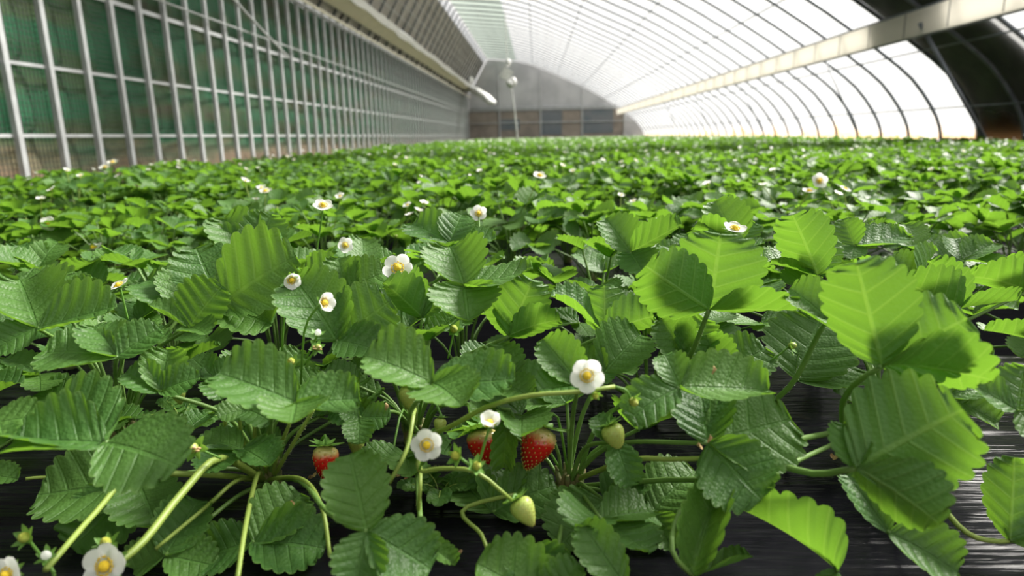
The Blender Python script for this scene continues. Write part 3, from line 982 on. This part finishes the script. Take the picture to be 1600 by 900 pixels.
def L(key, hub, leaflets, via=(), rad=0.0024, stalk=True):
    root = PLANTS[key]; o = root.location
    h = at(*hub)
    pts = [o + Vector((nrng.uniform(-.008, .008), nrng.uniform(-.008, .008), 0.006))] + [at(*q) for q in via]
    if not via:
        m = (o + h) / 2; m.z = h.z * 0.62 + 0.01
        m = m * 0.7 + Vector((o.x, o.y, h.z * 0.55)) * 0.3
        pts.append(m)
    pts.append(h)
    C = curve_pts([p - o for p in pts], 14)
    mb = MB(); rr = np.linspace(rad * 1.25, rad * 0.85, len(C))
    mb.tube(C, rr, 7); hairs(mb, C, rad)
    lf = mb.build('leaf', M['stalk'], root, True)
    for q in leaflets:
        tx, ty, dY, wf, c = q[:5]
        fold = q[5] if len(q) > 5 else nrng.uniform(0.18, 0.42)
        droop = q[6] if len(q) > 6 else nrng.uniform(-0.15, 0.6)
        tip = at(tx, ty, hub[2] + dY)
        b = MB()
        leaflet(b, h - o, tip - o, view_hint(h, c), wf * 1.08, fold, droop, nrng.uniform(0.03, 0.075), nrng.uniform(-0.06, 0.06), rng=nrng, **RES_NEAR)
        b.build('leaflet', M['leaf'], lf, True)


def fill(key, n, hmax, rmax, size=1.0):
    root = PLANTS[key]
    for pet, hub, out, nrm, s in leaf_set(nrng, n, hmax, rmax):
        mb = MB(); C = curve_pts(pet, 8); mb.tube(C, 0.0021, 6)
        lf = mb.build('leaf', M['stalk'], root, True)
        for tip, n2, wf, asym in leaf_frames(hub, out, nrm, s * size, nrng):
            b = MB()
            leaflet(b, hub, tip, n2, wf, nrng.uniform(0.1, 0.4), nrng.uniform(0, 0.6), nrng.uniform(0.02, 0.06), asym, nt=9, spt=3, cols=3, rng=nrng)
            b.build('leaflet', M['leaf'], lf, True)


def stalk(key, pts, r=0.0024, from_crown=True, name='flower_stalk'):
    root = PLANTS[key]; o = root.location
    P_ = [at(*q) for q in pts]
    if from_crown: P_ = [o + Vector((nrng.uniform(-.008, .008), nrng.uniform(-.008, .008), 0.008))] + P_
    C = curve_pts([p - o for p in P_], 16)
    mb = MB(); mb.tube(C, np.linspace(r * 1.15, r * 0.85, len(C)), 7); hairs(mb, C, r)
    return mb.build(name, M['stem'], root, True)


def flower(key, px, py, Y, dpx, face, petals=5, closed=0.0, stem=None):
    root = PLANTS[key]; o = root.location
    c = at(px, py, Y) - o; R = px_size(c + o, dpx) / 2
    n = Vector(face).normalized(); fr = frame_z(n)
    mb = MB(); sepals(mb, c - n * R * 0.12, n, R * 0.95, 10, 0, -0.05 + closed, nrng, 0.36)
    mb.ball(c - n * R * 0.12, (R * 0.22, R * 0.22, R * 0.16), 8, 5, 0, n)
    if stem: mb.tube(curve_pts([at(*q) - o for q in stem] + [c - n * R * 0.2], 8), 0.0013, 6)
    f = mb.build('flower', M['sepal'], root, True)
    a0 = nrng.uniform(0, 6.28)
    for k in range(petals):
        a = a0 + 2 * math.pi * k / petals * (1 if petals == 5 else 0.8)
        d = fr @ Vector((math.cos(a), math.sin(a), 0.10 + closed * 1.3 + nrng.uniform(-.05, .1)))
        b = MB(); petal(b, c + (fr @ Vector((math.cos(a), math.sin(a), 0))) * R * 0.16, d, n, R * 0.86, R * 0.98, 0, 0.18, 8, 0.06)
        b.build('petal', M['petal'], f, True)
    b = MB(); flower_centre(b, c + n * R * 0.04, n, R * 0.36, 0, True, nrng)
    b.build('flower_centre', M['pollen'], f, True)


def bud(key, px, py, Y, dpx, face, kind='yellow', stem=None):
    """spent or unopened flower: sepals round a small knob"""
    root = PLANTS[key]; o = root.location
    c = at(px, py, Y) - o; R = px_size(c + o, dpx) / 2; n = Vector(face).normalized()
    mb = MB(); sepals(mb, c - n * R * 0.3, n, R * 1.15, 6, 0, 0.35 if kind != 'spent' else -0.05, nrng, 0.5)
    if stem: mb.tube(curve_pts([at(*q) - o for q in stem] + [c - n * R * 0.3], 8), 0.0012, 6)
    f = mb.build('flower_bud', M['sepal'], root, True)
    b = MB(); b.ball(c, (R * 0.42, R * 0.42, R * 0.52), 10, 8, 0, n)
    b.build('bud_tip', M['petal'] if kind == 'white' else M['young'] if kind == 'yellow' else M['unripe'], f, True)
    if kind == 'spent':
        b = MB()
        for i in range(5):
            d = Vector((nrng.gauss(0, 1), nrng.gauss(0, 1), nrng.gauss(0, .4))).normalized(); b.ball(c + d * R * 0.5, (R * 0.22, R * 0.14, R * 0.10), 6, 4)
        b.build('withered_petal', M['dry'], f, True)


def fruit(key, px, py, Y, wpx, lpx, tipdir, ripe=True, stem=None):
    """berry centred on a pixel; tipdir points from calyx to tip"""
    root = PLANTS[key]; o = root.location
    c = at(px, py, Y) - o; W = px_size(c + o, wpx); Ln = px_size(c + o, lpx)
    ax = Vector(tipdir).normalized(); top_ = c - ax * Ln / 2
    mb, sb = MB(), MB()
    berry(mb, top_, ax, Ln, W, 0, sb, nrng, nseed=int(90 + 60 * (lpx > 60)))
    s = mb.build('strawberry', M['ripe'] if ripe else M['unripe'], root, True)
    q = sb.build('seeds', M['seed'], s, True); q['kind'] = 'stuff'
    cb = MB(); sepals(cb, top_ - ax * Ln * 0.015, -ax, W * 0.66, 9, 0, 0.12, nrng, 0.42)
    e = top_ - ax * 0.004
    if stem: cb.tube(curve_pts([at(*p) - o for p in stem] + [e, top_ + ax * 0.002], 8), 0.0014, 6)
    else: cb.tube(curve_pts([Vector((0, 0, 0.01)), (e * 0.5) + Vector((0, 0, 0.05)), e, top_ + ax * 0.002], 10), 0.0014, 6)
    cb.build('calyx', M['sepal'], s, True)


plant('A1', 420, 757, 'front strawberry plant with one red-tipped berry and a bare fan of stalks at its crown')
plant('A2', 890, 770, 'front strawberry plant bearing the large red berry beside a folded leaf')
plant('B0', 195, 690, 'strawberry plant with a wide folded two-lobed leaf above a spent green flower')
plant('B1', 650, 692, 'strawberry plant with a wide flat leaf above clustered white flowers and unripe berries')
plant('B2', 1010, 642, 'strawberry plant holding up an upright yellow-green leaf seen from underneath')
plant('B3', 1372, 668, 'strawberry plant with huge glowing yellow-green leaves leaning over bare black film')
plant('A3', 1725, 800, 'strawberry plant with one curled leaf hanging over bare glossy film')
plant('A4', -110, 790, 'strawberry plant reaching white flowers and green buds over dark leaves')

# wide flat leaves of the front left plant
L('A1', (462, 630, .53), [(342, 584, .0, .9, .42), (562, 622, .02, .85, .4), (455, 662, -.045, 1.15, .35)])
L('A1', (250, 612, .62), [(196, 582, .0, .9, .5), (262, 546, .03, .9, .6), (312, 590, .01, .85, .5)])
L('A1', (395, 848, .555), [(470, 772, .05, .9, .5), (316, 872, .0, .95, .5), (508, 858, .0, .9, .5)])
L('A1', (258, 868, .54), [(310, 782, .05, .85, .5), (190, 895, .0, .9, .5), (335, 885, .0, .9, .5)])
L('A1', (215, 752, .62), [(60, 775, -.02, .8, .5), (112, 856, -.05, .9, .5), (245, 822, -.05, .9, .5)])
L('A1', (573, 830, .47), [(546, 710, .03, .80, .6, .15), (556, 915, -.03, 1.0, .5), (672, 890, .0, .9, .5)], via=[(470, 752, .62), (512, 800, .53)])
L('A1', (395, 690, .70), [(330, 690, .0, .9, .5), (380, 655, .03, .9, .6), (440, 680, .02, .9, .5)])
# left plants
L('B0', (165, 692, .50), [(18, 694, -.01, .85, .30, .40), (280, 730, -.015, 1.0, .55, .12, .5), (62, 648, .05, .8, .45)])
L('A4', (-25, 665, .52), [(62, 652, .01, .85, .4), (-80, 640, .02, .9, .4), (-10, 700, -.03, .9, .4)])
L('B0', (58, 512, .68), [(30, 435, .05, .9, .6), (182, 480, .02, .8, .4), (-8, 548, -.03, .9, .5)])
L('B0', (182, 558, .62), [(70, 550, 0, .85, .40), (148, 510, .03, .8, .5), (250, 512, .03, .8, .5)])
L('B0', (345, 478, .78), [(306, 388, .03, .95, .65), (464, 402, .02, .9, .6), (424, 506, -.02, 1.0, .55)])
L('B0', (295, 512, .72), [(348, 446, .02, .95, .6), (234, 476, 0, .55, .2, .6), (322, 524, -.03, .8, .4)])
L('B0', (288, 482, .85), [(232, 438, .03, .9, .6), (280, 418, .04, .9, .6)])
L('B0', (105, 492, .80), [(98, 428, .03, .9, .6), (160, 445, .03, .9, .6), (15, 445, .03, .9, .5)])
L('B0', (400, 402, 1.0), [(350, 342, .03, .9, .55), (425, 336, .04, .9, .6), (325, 388, 0, .9, .5)])
L('B0', (120, 640, .72), [(60, 615, .02, .9, .5), (150, 600, .02, .9, .5), (190, 650, 0, .9, .5)])
L('A4', (-30, 740, .62), [(28, 748, 0, .7, .5), (-90, 760, 0, .9, .5)])
# middle
L('B1', (675, 600, .55), [(572, 556, .0, .95, .42), (805, 592, .0, .75, .38), (722, 634, -.045, 1.05, .4)], via=[(640, 650, .60)])
L('B1', (525, 532, .70), [(460, 438, .03, .85, .65), (612, 470, .02, 1.0, .65, .12), (597, 550, -.02, .9, .45)])
L('B1', (540, 458, .85), [(528, 402, .02, .9, .65), (605, 425, .02, .9, .6), (468, 432, .02, .9, .5)])
L('B1', (725, 448, .72), [(702, 384, .045, 1.1, .5), (832, 418, .0, .75, .15), (732, 502, -.045, 1.35, .5)], via=[(660, 560, .80), (680, 440, .78)])
L('B1', (795, 525, .72), [(832, 438, .0, .85, -.65), (876, 500, .0, .8, -.5), (762, 470, .02, .7, -.5)])
L('B1', (660, 497, .78), [(600, 440, .0, .85, -.5), (635, 420, .03, .8, -.4), (700, 462, .0, .8, .4)])
L('B1', (702, 380, 1.0), [(642, 350, .03, .9, .4), (722, 336, .04, .9, .55), (775, 372, .0, .8, .3)])
L('B1', (790, 602, .67), [(780, 538, .03, .95, .65), (860, 592, .0, .9, .55), (830, 622, -.03, .9, .5)])
L('B1', (562, 652, .68), [(610, 652, .0, .9, .6), (532, 640, .0, .9, .6), (560, 694, -.03, .9, .6)])
L('B1', (797, 640, .64), [(786, 730, .0, .40, .5, .6)])
# around the berries
L('A2', (905, 600, .60), [(848, 530, .02, .75, .6), (842, 610, -.02, .85, .35)])
L('A2', (945, 582, .68), [(1002, 522, .03, .95, .6), (905, 552, .02, .9, .6), (935, 600, -.03, .9, .5)])
L('A2', (1106, 692, .56), [(1237, 655, .02, 1.0, .62, .1), (1190, 780, -.045, 1.05, .65, .1), (1094, 612, .05, .95, .6)])
L('A2', (945, 782, .62), [(874, 852, -.05, .95, .5), (1047, 797, .0, .8, .5), (1000, 740, .03, .9, .5)])
L('A2', (1020, 800, .61), [(1085, 735, .04, .9, .5), (1050, 860, -.04, .8, .5)])
L('A2', (975, 915, .48), [(908, 818, .03, .62, .6, .3)])
L('A2', (855, 945, .48), [(836, 850, .03, 1.1, .55), (745, 880, .0, .9, .5), (905, 880, .01, .8, .5)])
L('A2', (1082, 900, .50), [(1122, 760, .05, .45, .45, .8), (1172, 868, .01, .7, -.3)], via=[(1100, 750, .58), (1062, 800, .53), (1050, 860, .49)])
L('A2', (1062, 606, .57), [(1202, 607, .0, .75, .35, .4), (1038, 554, .03, .8, .5), (982, 657, -.02, .75, .45)])
L('A2', (770, 800, .63), [(720, 755, .04, .9, .5), (790, 735, .05, .9, .5), (870, 760, .02, .8, .5)])
L('A2', (960, 690, .60), [(985, 760, -.03, .7, .5), (930, 650, .02, .8, .5)])
# centre right, seen from underneath
L('B2', (945, 522, .72), [(860, 464, .0, .7, .1, .35), (1022, 494, .0, .85, -.6), (944, 445, .02, .85, -.6)], via=[(905, 560, .75)])
L('B2', (1108, 484, .70), [(1126, 366, .0, 1.1, -.85, .15, .2), (1008, 416, .0, .85, -.75, .15), (1256, 484, -.01, .75, -.35, .2)], via=[(1070, 570, .75)], rad=0.003)
L('B2', (1075, 562, .76), [(1034, 498, .02, .9, .65), (1105, 500, .02, .9, .65), (1100, 592, .0, .9, .5)])
L('B2', (1130, 588, .74), [(1104, 522, .02, .9, .65), (1196, 545, .02, .95, .6), (1172, 606, -.02, .9, .5)])
L('B2', (985, 394, .95), [(946, 342, .03, .95, .4), (1066, 350, .0, .8, -.4), (1006, 430, -.04, 1.15, .5)])
L('B2', (1293, 500, .66), [(1233, 452, .02, .95, .45), (1340, 450, .02, .9, .45), (1300, 514, -.045, 1.3, .3)], via=[(1195, 632, .70)], rad=0.003)
L('B3', (1245, 594, .77), [(1282, 496, .05, 1.15, .6, .08), (1335, 570, .03, .9, .55)])
L('B2', (1150, 382, 1.05), [(1118, 314, .03, .9, .5), (1180, 348, .02, .9, .5), (1086, 352, .0, .8, -.4)])
L('B2', (1040, 640, .70), [(1080, 600, .0, .9, .5), (1000, 610, .0, .9, .5)])
# right: the glowing leaves
L('B3', (1336, 732, .485), [(1506, 640, -.01, 1.05, -.75, .22, .3), (1318, 662, .03, .75, .4, .35), (1468, 818, -.03, .85, -.6, .25)], via=[(1160, 705, .60), (1195, 718, .56), (1270, 740, .52)], rad=0.003)
L('B3', (1378, 572, .54), [(1338, 410, .0, .72, -.85, .15, .2), (1512, 496, -.01, .95, -.8, .15, .2), (1550, 592, -.02, .8, -.5, .2)], via=[(1330, 690, .66), (1316, 640, .60), (1334, 602, .56)], rad=0.003)
L('B3', (1388, 832, .53), [(1322, 742, .05, .6, .3, .4), (1495, 895, -.02, .8, .5)])
L('B3', (1308, 893, .50), [(1158, 792, .04, .75, -.35, .55), (1275, 935, -.02, .6, -.3)], via=[(1195, 750, .58), (1262, 792, .54), (1303, 855, .51)])
L('A3', (1578, 845, .55), [(1584, 714, .03, .62, -.5, .3), (1660, 800, .0, .8, .5)], via=[(1700, 830, .58)])
L('B3', (1432, 442, .85), [(1392, 400, .02, .85, .3), (1462, 392, .03, .85, -.5), (1490, 430, .0, .8, -.4)])
L('B3', (1500, 482, .80), [(1410, 438, .0, .75, -.5), (1452, 406, .03, .75, -.4), (1592, 468, .0, .75, -.4)])
L('B3', (1605, 455, .85), [(1508, 432, .0, .85, -.5), (1572, 402, .03, .9, -.4)])
L('A3', (1625, 532, .70), [(1538, 514, .0, .7, -.4), (1640, 480, .0, .8, .4)])
L('A3', (1590, 642, .60), [(1500, 588, .02, .7, .35), (1600, 572, .03, .85, .45), (1640, 700, -.03, .9, .3)])
L('B3', (1278, 430, .88), [(1238, 336, .0, .75, -.7, .2), (1302, 368, .02, .85, -.5), (1330, 424, .0, .85, -.3)])
L('B3', (1335, 384, 1.0), [(1318, 342, .02, .9, .5), (1418, 366, .0, .8, .3), (1330, 405, -.03, .9, .5)])
L('B3', (1282, 436, .92), [(1192, 412, .0, .8, .2, .4), (1225, 440, -.02, .8, .4)])
L('B3', (1480, 620, .70), [(1420, 640, -.02, .9, .5), (1540, 610, .0, .9, .4), (1560, 660, -.02, .9, .4)])
for k_, n_, h_ in (('A1', 5, .12), ('A2', 5, .11), ('B0', 8, .17), ('B1', 8, .16), ('B2', 8, .17), ('B3', 5, .15), ('A4', 6, .12)):
    fill(k_, n_, h_, 0.12, 0.85)

L('A1', (335, 592, .72), [(300, 560, .02, .9, .5), (372, 565, .02, .9, .55), (345, 625, -.03, .9, .5)])
L('A1', (440, 590, .76), [(400, 560, .02, .9, .5), (470, 548, .03, .9, .5), (500, 600, .0, .9, .5)])
L('A1', (520, 640, .72), [(545, 600, .02, .9, .5), (480, 640, .0, .9, .5), (560, 660, -.02, .9, .5)])
L('A1', (385, 640, .66), [(340, 650, -.02, .9, .5), (400, 610, .03, .9, .5), (425, 660, -.02, .9, .5)])
for x_ in (345, 372, 398, 428, 462, 490):
    stalk('A1', [(400 + (x_ - 400) * .6, 700, .67), (x_, 640, .66)], .0022, name='leaf_stalk')

# stalks running over the film
stalk('A1', [(345, 716, .60), (285, 770, .54), (225, 845, .48), (172, 890, .445)], .0036)
stalk('A1', [(330, 742, .62), (210, 745, .58), (150, 800, .52), (72, 890, .44)], .0030)
stalk('A1', [(402, 742, .66), (384, 820, .54), (370, 912, .47)], .0026, name='leaf_stalk')
stalk('A1', [(372, 750, .64), (322, 792, .58), (243, 858, .53)], .0022, name='leaf_stalk')
stalk('A1', [(470, 748, .62), (502, 790, .56), (516, 870, .52)], .0022, name='leaf_stalk')
stalk('B0', [(130, 735, .66), (40, 748, .62)], .0020, name='leaf_stalk')
stalk('B1', [(700, 668, .58), (760, 636, .54), (828, 618, .52), (905, 612, .52), (960, 604, .53)], .0022)
stalk('B1', [(648, 640, .62), (636, 700, .56), (608, 755, .54)], .0022)
stalk('B1', [(655, 700, .56), (655, 735, .53), (690, 732, .52), (745, 738, .51), (800, 782, .51)], .0020)
stalk('B1', [(657, 735, .55), (655, 800, .53), (662, 852, .52)], .0017)
stalk('A2', [(730, 792, .60), (752, 835, .56), (765, 868, .54)], .0022, name='leaf_stalk')
stalk('A2', [(980, 720, .60), (1050, 718, .57), (1110, 716, .55)], .0026, name='leaf_stalk')
stalk('B3', [(1440, 755, .60), (1470, 790, .57), (1510, 832, .55), (1560, 846, .55), (1640, 838, .56)], .0026, name='leaf_stalk')
L('B1', (660, 850, .52), [(712, 882, -.02, .5, .3, .5)], via=[(656, 800, .53)])

# flowers
flower('B1', 917, 587, .52, 56, (0.0, -1, .35), stem=[(925, 612, .53)])
flower('B1', 622, 420, .80, 50, (0, -1, .9), stem=[(628, 520, .80), (626, 450, .80)])
flower('B1', 667, 695, .50, 52, (0.1, -1, .35), stem=[(655, 735, .53)])
flower('B1', 765, 664, .51, 48, (0.1, -.25, 1), petals=5, closed=.75, stem=[(745, 735, .51), (758, 690, .51)])
flower('A4', 166, 884, .44, 72, (0.0, -1, .5), stem=[(190, 905, .45)])
flower('A4', 12, 898, .43, 58, (-.1, -1, .5), stem=[(40, 930, .43)])
flower('B1', 505, 473, .66, 40, (.9, -.5, .25), closed=.45, stem=[(470, 600, .68), (475, 520, .67), (488, 490, .66)])
flower('B1', 455, 437, .72, 34, (.5, -.8, -.2), closed=.4, stem=[(440, 560, .74), (446, 470, .73)])
flower('B1', 505, 322, 1.05, 32, (.2, -.5, 1), stem=[(494, 400, 1.05)])
flower('B2', 1148, 358, .98, 38, (.1, -.35, 1), stem=[(1135, 430, .98)])
flower('B1', 748, 334, 1.2, 28, (0, -.9, .6), stem=[(750, 400, 1.1)])
flower('B0', 186, 447, .80, 34, (-.3, -.3, 1), stem=[(200, 500, .8)])
flower('B1', 539, 383, 1.0, 26, (.6, -.8, .2), stem=[(545, 450, .98)])
bud('A4', 38, 840, .46, 38, (-.2, -.6, .6), 'yellow', stem=[(85, 895, .44)])
bud('A4', 72, 868, .45, 34, (0, -.4, .9), 'white', stem=[(85, 900, .44)])
bud('A4', 165, 848, .47, 38, (-.1, -.3, 1), 'yellow', stem=[(190, 880, .46)])
bud('A1', 301, 700, .56, 40, (-.1, -1, .3), 'spent', stem=[(345, 716, .58)])
bud('B1', 712, 712, .51, 34, (-.5, -.6, .4), 'yellow', stem=[(745, 735, .51)])
bud('B1', 745, 728, .51, 34, (.4, -.5, .6), 'yellow', stem=[(740, 740, .51)])
bud('B1', 497, 520, .66, 24, (.2, -.3, 1), 'white', stem=[(478, 560, .67)])
bud('B1', 497, 543, .66, 26, (.6, -.6, .2), 'spent', stem=[(476, 570, .67)])
bud('B1', 455, 565, .66, 28, (0, -.5, .8), 'yellow', stem=[(470, 610, .67)])
bud('B1', 709, 514, .76, 30, (0, -.7, .8), 'yellow', stem=[(700, 560, .76)])
bud('A2', 990, 628, .53, 32, (.6, -.6, -.3), 'yellow', stem=[(960, 604, .53), (978, 610, .53)])
bud('A2', 930, 618, .52, 24, (.1, -.6, -.4), 'yellow', stem=[(920, 606, .52)])
bud('B2', 1036, 463, .80, 22, (.1, -.7, .6), 'yellow', stem=[(1030, 500, .8)])
bud('B2', 1238, 540, .74, 26, (.8, -.5, .2), 'green', stem=[(1180, 580, .75), (1215, 556, .74)])

# berries
fruit('A2', 836, 701, .655, 56, 74, (-.42, -.25, -.9), True)
fruit('A2', 757, 700, .69, 52, 60, (.1, -.3, -.9), True)
fruit('A1', 508, 724, .66, 41, 56, (-.05, -.2, -1), True, stem=[(500, 690, .68), (508, 680, .67)])
fruit('A2', 961, 684, .60, 36, 44, (.35, -.3, -.9), False, stem=[(975, 625, .60), (955, 645, .61)])
fruit('B1', 821, 801, .51, 38, 48, (.5, -.35, -.75), False, stem=[(800, 782, .51)])
fruit('B1', 641, 624, .72, 32, 46, (.1, -.1, -1), False)
fruit('B1', 557, 697, .72, 26, 36, (0, -.1, -1), False)
fruit('B1', 687, 666, .66, 20, 26, (-.1, -.4, -1), False)
fruit('B1', 617, 722, .70, 22, 28, (.1, -.1, -1), False)
fruit('B0', 280, 620, .74, 20, 26, (.1, -.1, -1), False)

# ---- back row of the front bed
SHARED = 'full leafy strawberry plant in the back row of the front bed beside the furrow'
for i in range(15):
    x_ = -1.28 + i * 0.195 + nrng.uniform(-.03, .03); y_ = 1.10 + nrng.uniform(-.04, .04)
    root = bpy.data.objects.new('strawberry_plant', None); COL.objects.link(root); root.location = (x_, y_, 0)
    tag(root, SHARED, 'strawberry plant', 'back row of the front bed')
    PLANTS['C%d' % i] = root
    MB().ball((0, 0, 0.006), (0.014, 0.014, 0.016), 8, 5).build('crown', M['crown'], root, True)
    fill('C%d' % i, 11, 0.205, 0.14, 1.0)

# ---- dry petals fallen on the film
for px, py in ((485, 747), (630, 757), (714, 868), (872, 768), (873, 848), (850, 765), (1222, 716), (1230, 735), (1301, 718), (868, 756), (712, 752), (1500, 692), (1180, 640), (620, 745)):
    c = at(px, py, Z=0.003)
    mb = MB()
    d = Vector((nrng.gauss(0, 1), nrng.gauss(0, 1), 0.1)).normalized()
    petal(mb, (0, 0, 0), d, (0, 0, 1), 0.008, 0.007, 0, 0.5, 5, 0.5)
    petal(mb, (0.002, 0.001, 0.0005), rot_about(d, (0, 0, 1), 1.9), (0, 0, 1), 0.006, 0.006, 0, 0.4, 5, 0.4)
    o = mb.build('fallen_petal', M['dry'], None, True); o.location = c
    tag(o, 'small dry tan petal scrap lying on the black film', 'petal', 'dry petals fallen on the film')


for px, py, yy in ((1105, 690, .55), (1112, 584, .556), (1098, 700, .55), (462, 790, .585), (603, 640, .60)):
    mb = MB(); petal(mb, (0, 0, 0), (nrng.gauss(0, 1), -.3, .3), (0, -.6, 1), 0.008, 0.006, 0, 0.5, 5, 0.5)
    o = mb.build('fallen_petal', M['dry'], None, True); o.location = at(px, py, yy)
    tag(o, 'small dry tan petal scrap caught on a green strawberry leaf', 'petal', 'dry petals caught on leaves')


# ---- single flowers standing out of the rows behind
def mid_flower(px, py, Y, dpx, face):
    p = at(px, py, Y)
    root = min(MID, key=lambda r: (r.location.x - p.x) ** 2 + (r.location.y - p.y) ** 2)
    PLANTS['mid'] = root
    old = set(root.children)
    q = root.location
    flower('mid', px, py, Y, dpx, face)
    new = [c for c in root.children if c not in old]
    o = p - q
    mb = MB(); mb.tube(curve_pts([(0, 0, .01), (o.x * .4, o.y * .4, o.z * .6), o - Vector(face).normalized() * .003], 8), .0014, 6)
    new.append(mb.build('flower_stalk', M['stem'], root, True))
    RS = root.rotation_euler.to_matrix().to_4x4() @ Matrix.Diagonal((*root.scale, 1))
    for c in new: c.matrix_parent_inverse = RS.inverted()
    root['label'] = 'strawberry plant with open white flower, %s of %s bed behind the front bed' % row_words(q.y)
    root['group'] = 'flowering plants, %s of the %s bed back' % row_words(q.y)


for a_ in ((843, 275, 1.80, 22, (.3, -.5, 1)), (1280, 283, 1.8, 26, (0, -1, .5)), (1264, 299, 1.78, 22, (0, -.3, 1)), (164, 262, 4.0, 17, (0, -.4, 1)), (176, 254, 4.0, 17, (0, -.4, 1)),
           (415, 299, 2.1, 20, (0, -.4, 1)), (75, 350, 1.7, 24, (.8, -.6, .3)), (145, 388, 1.65, 28, (0, -.3, 1)), (1320, 296, 1.8, 20, (.4, -.3, 1))):
    mid_flower(*a_)


# ---- small weeds with ferny leaves
def weed(px, py, label, n, h):
    c = at(px, py, Z=0.0); root = bpy.data.objects.new('weed', None); COL.objects.link(root); root.location = c
    tag(root, label, 'weed')
    for i in range(n):
        a = i * 2.4; o_ = Vector((math.cos(a), math.sin(a), 0)); L_ = h * nrng.uniform(.7, 1.1)
        C = curve_pts([(0, 0, 0), o_ * L_ * .3 + Vector((0, 0, L_ * .6)), o_ * L_ * .9 + Vector((0, 0, L_ * .7))], 8)
        mb = MB(); mb.tube(C, 0.0008, 5, 1)
        for k in range(3, len(C)):
            for s in (-1, 1):
                d = rot_about(o_, (0, 0, 1), s * 1.0); q = Vector(C[k])
                leaflet(mb, q, q + d * 0.014, (0, -.3, 1), .9, .1, .2, .05, 0, 3, 4, 2, nrng)
        leaflet(mb, Vector(C[-1]), Vector(C[-1]) + o_ * 0.016, (0, -.3, 1), .9, .1, .2, .05, 0, 3, 4, 2, nrng)
        mb.build('weed_leaf', [M['leaf'], M['stem']], root, True)


weed(690, 785, 'tiny ferny weed sprouting through the black film below the white flowers', 5, .04)
weed(290, 690, 'low ferny weed sprouting under the leaves beside the spent flower', 7, .06)
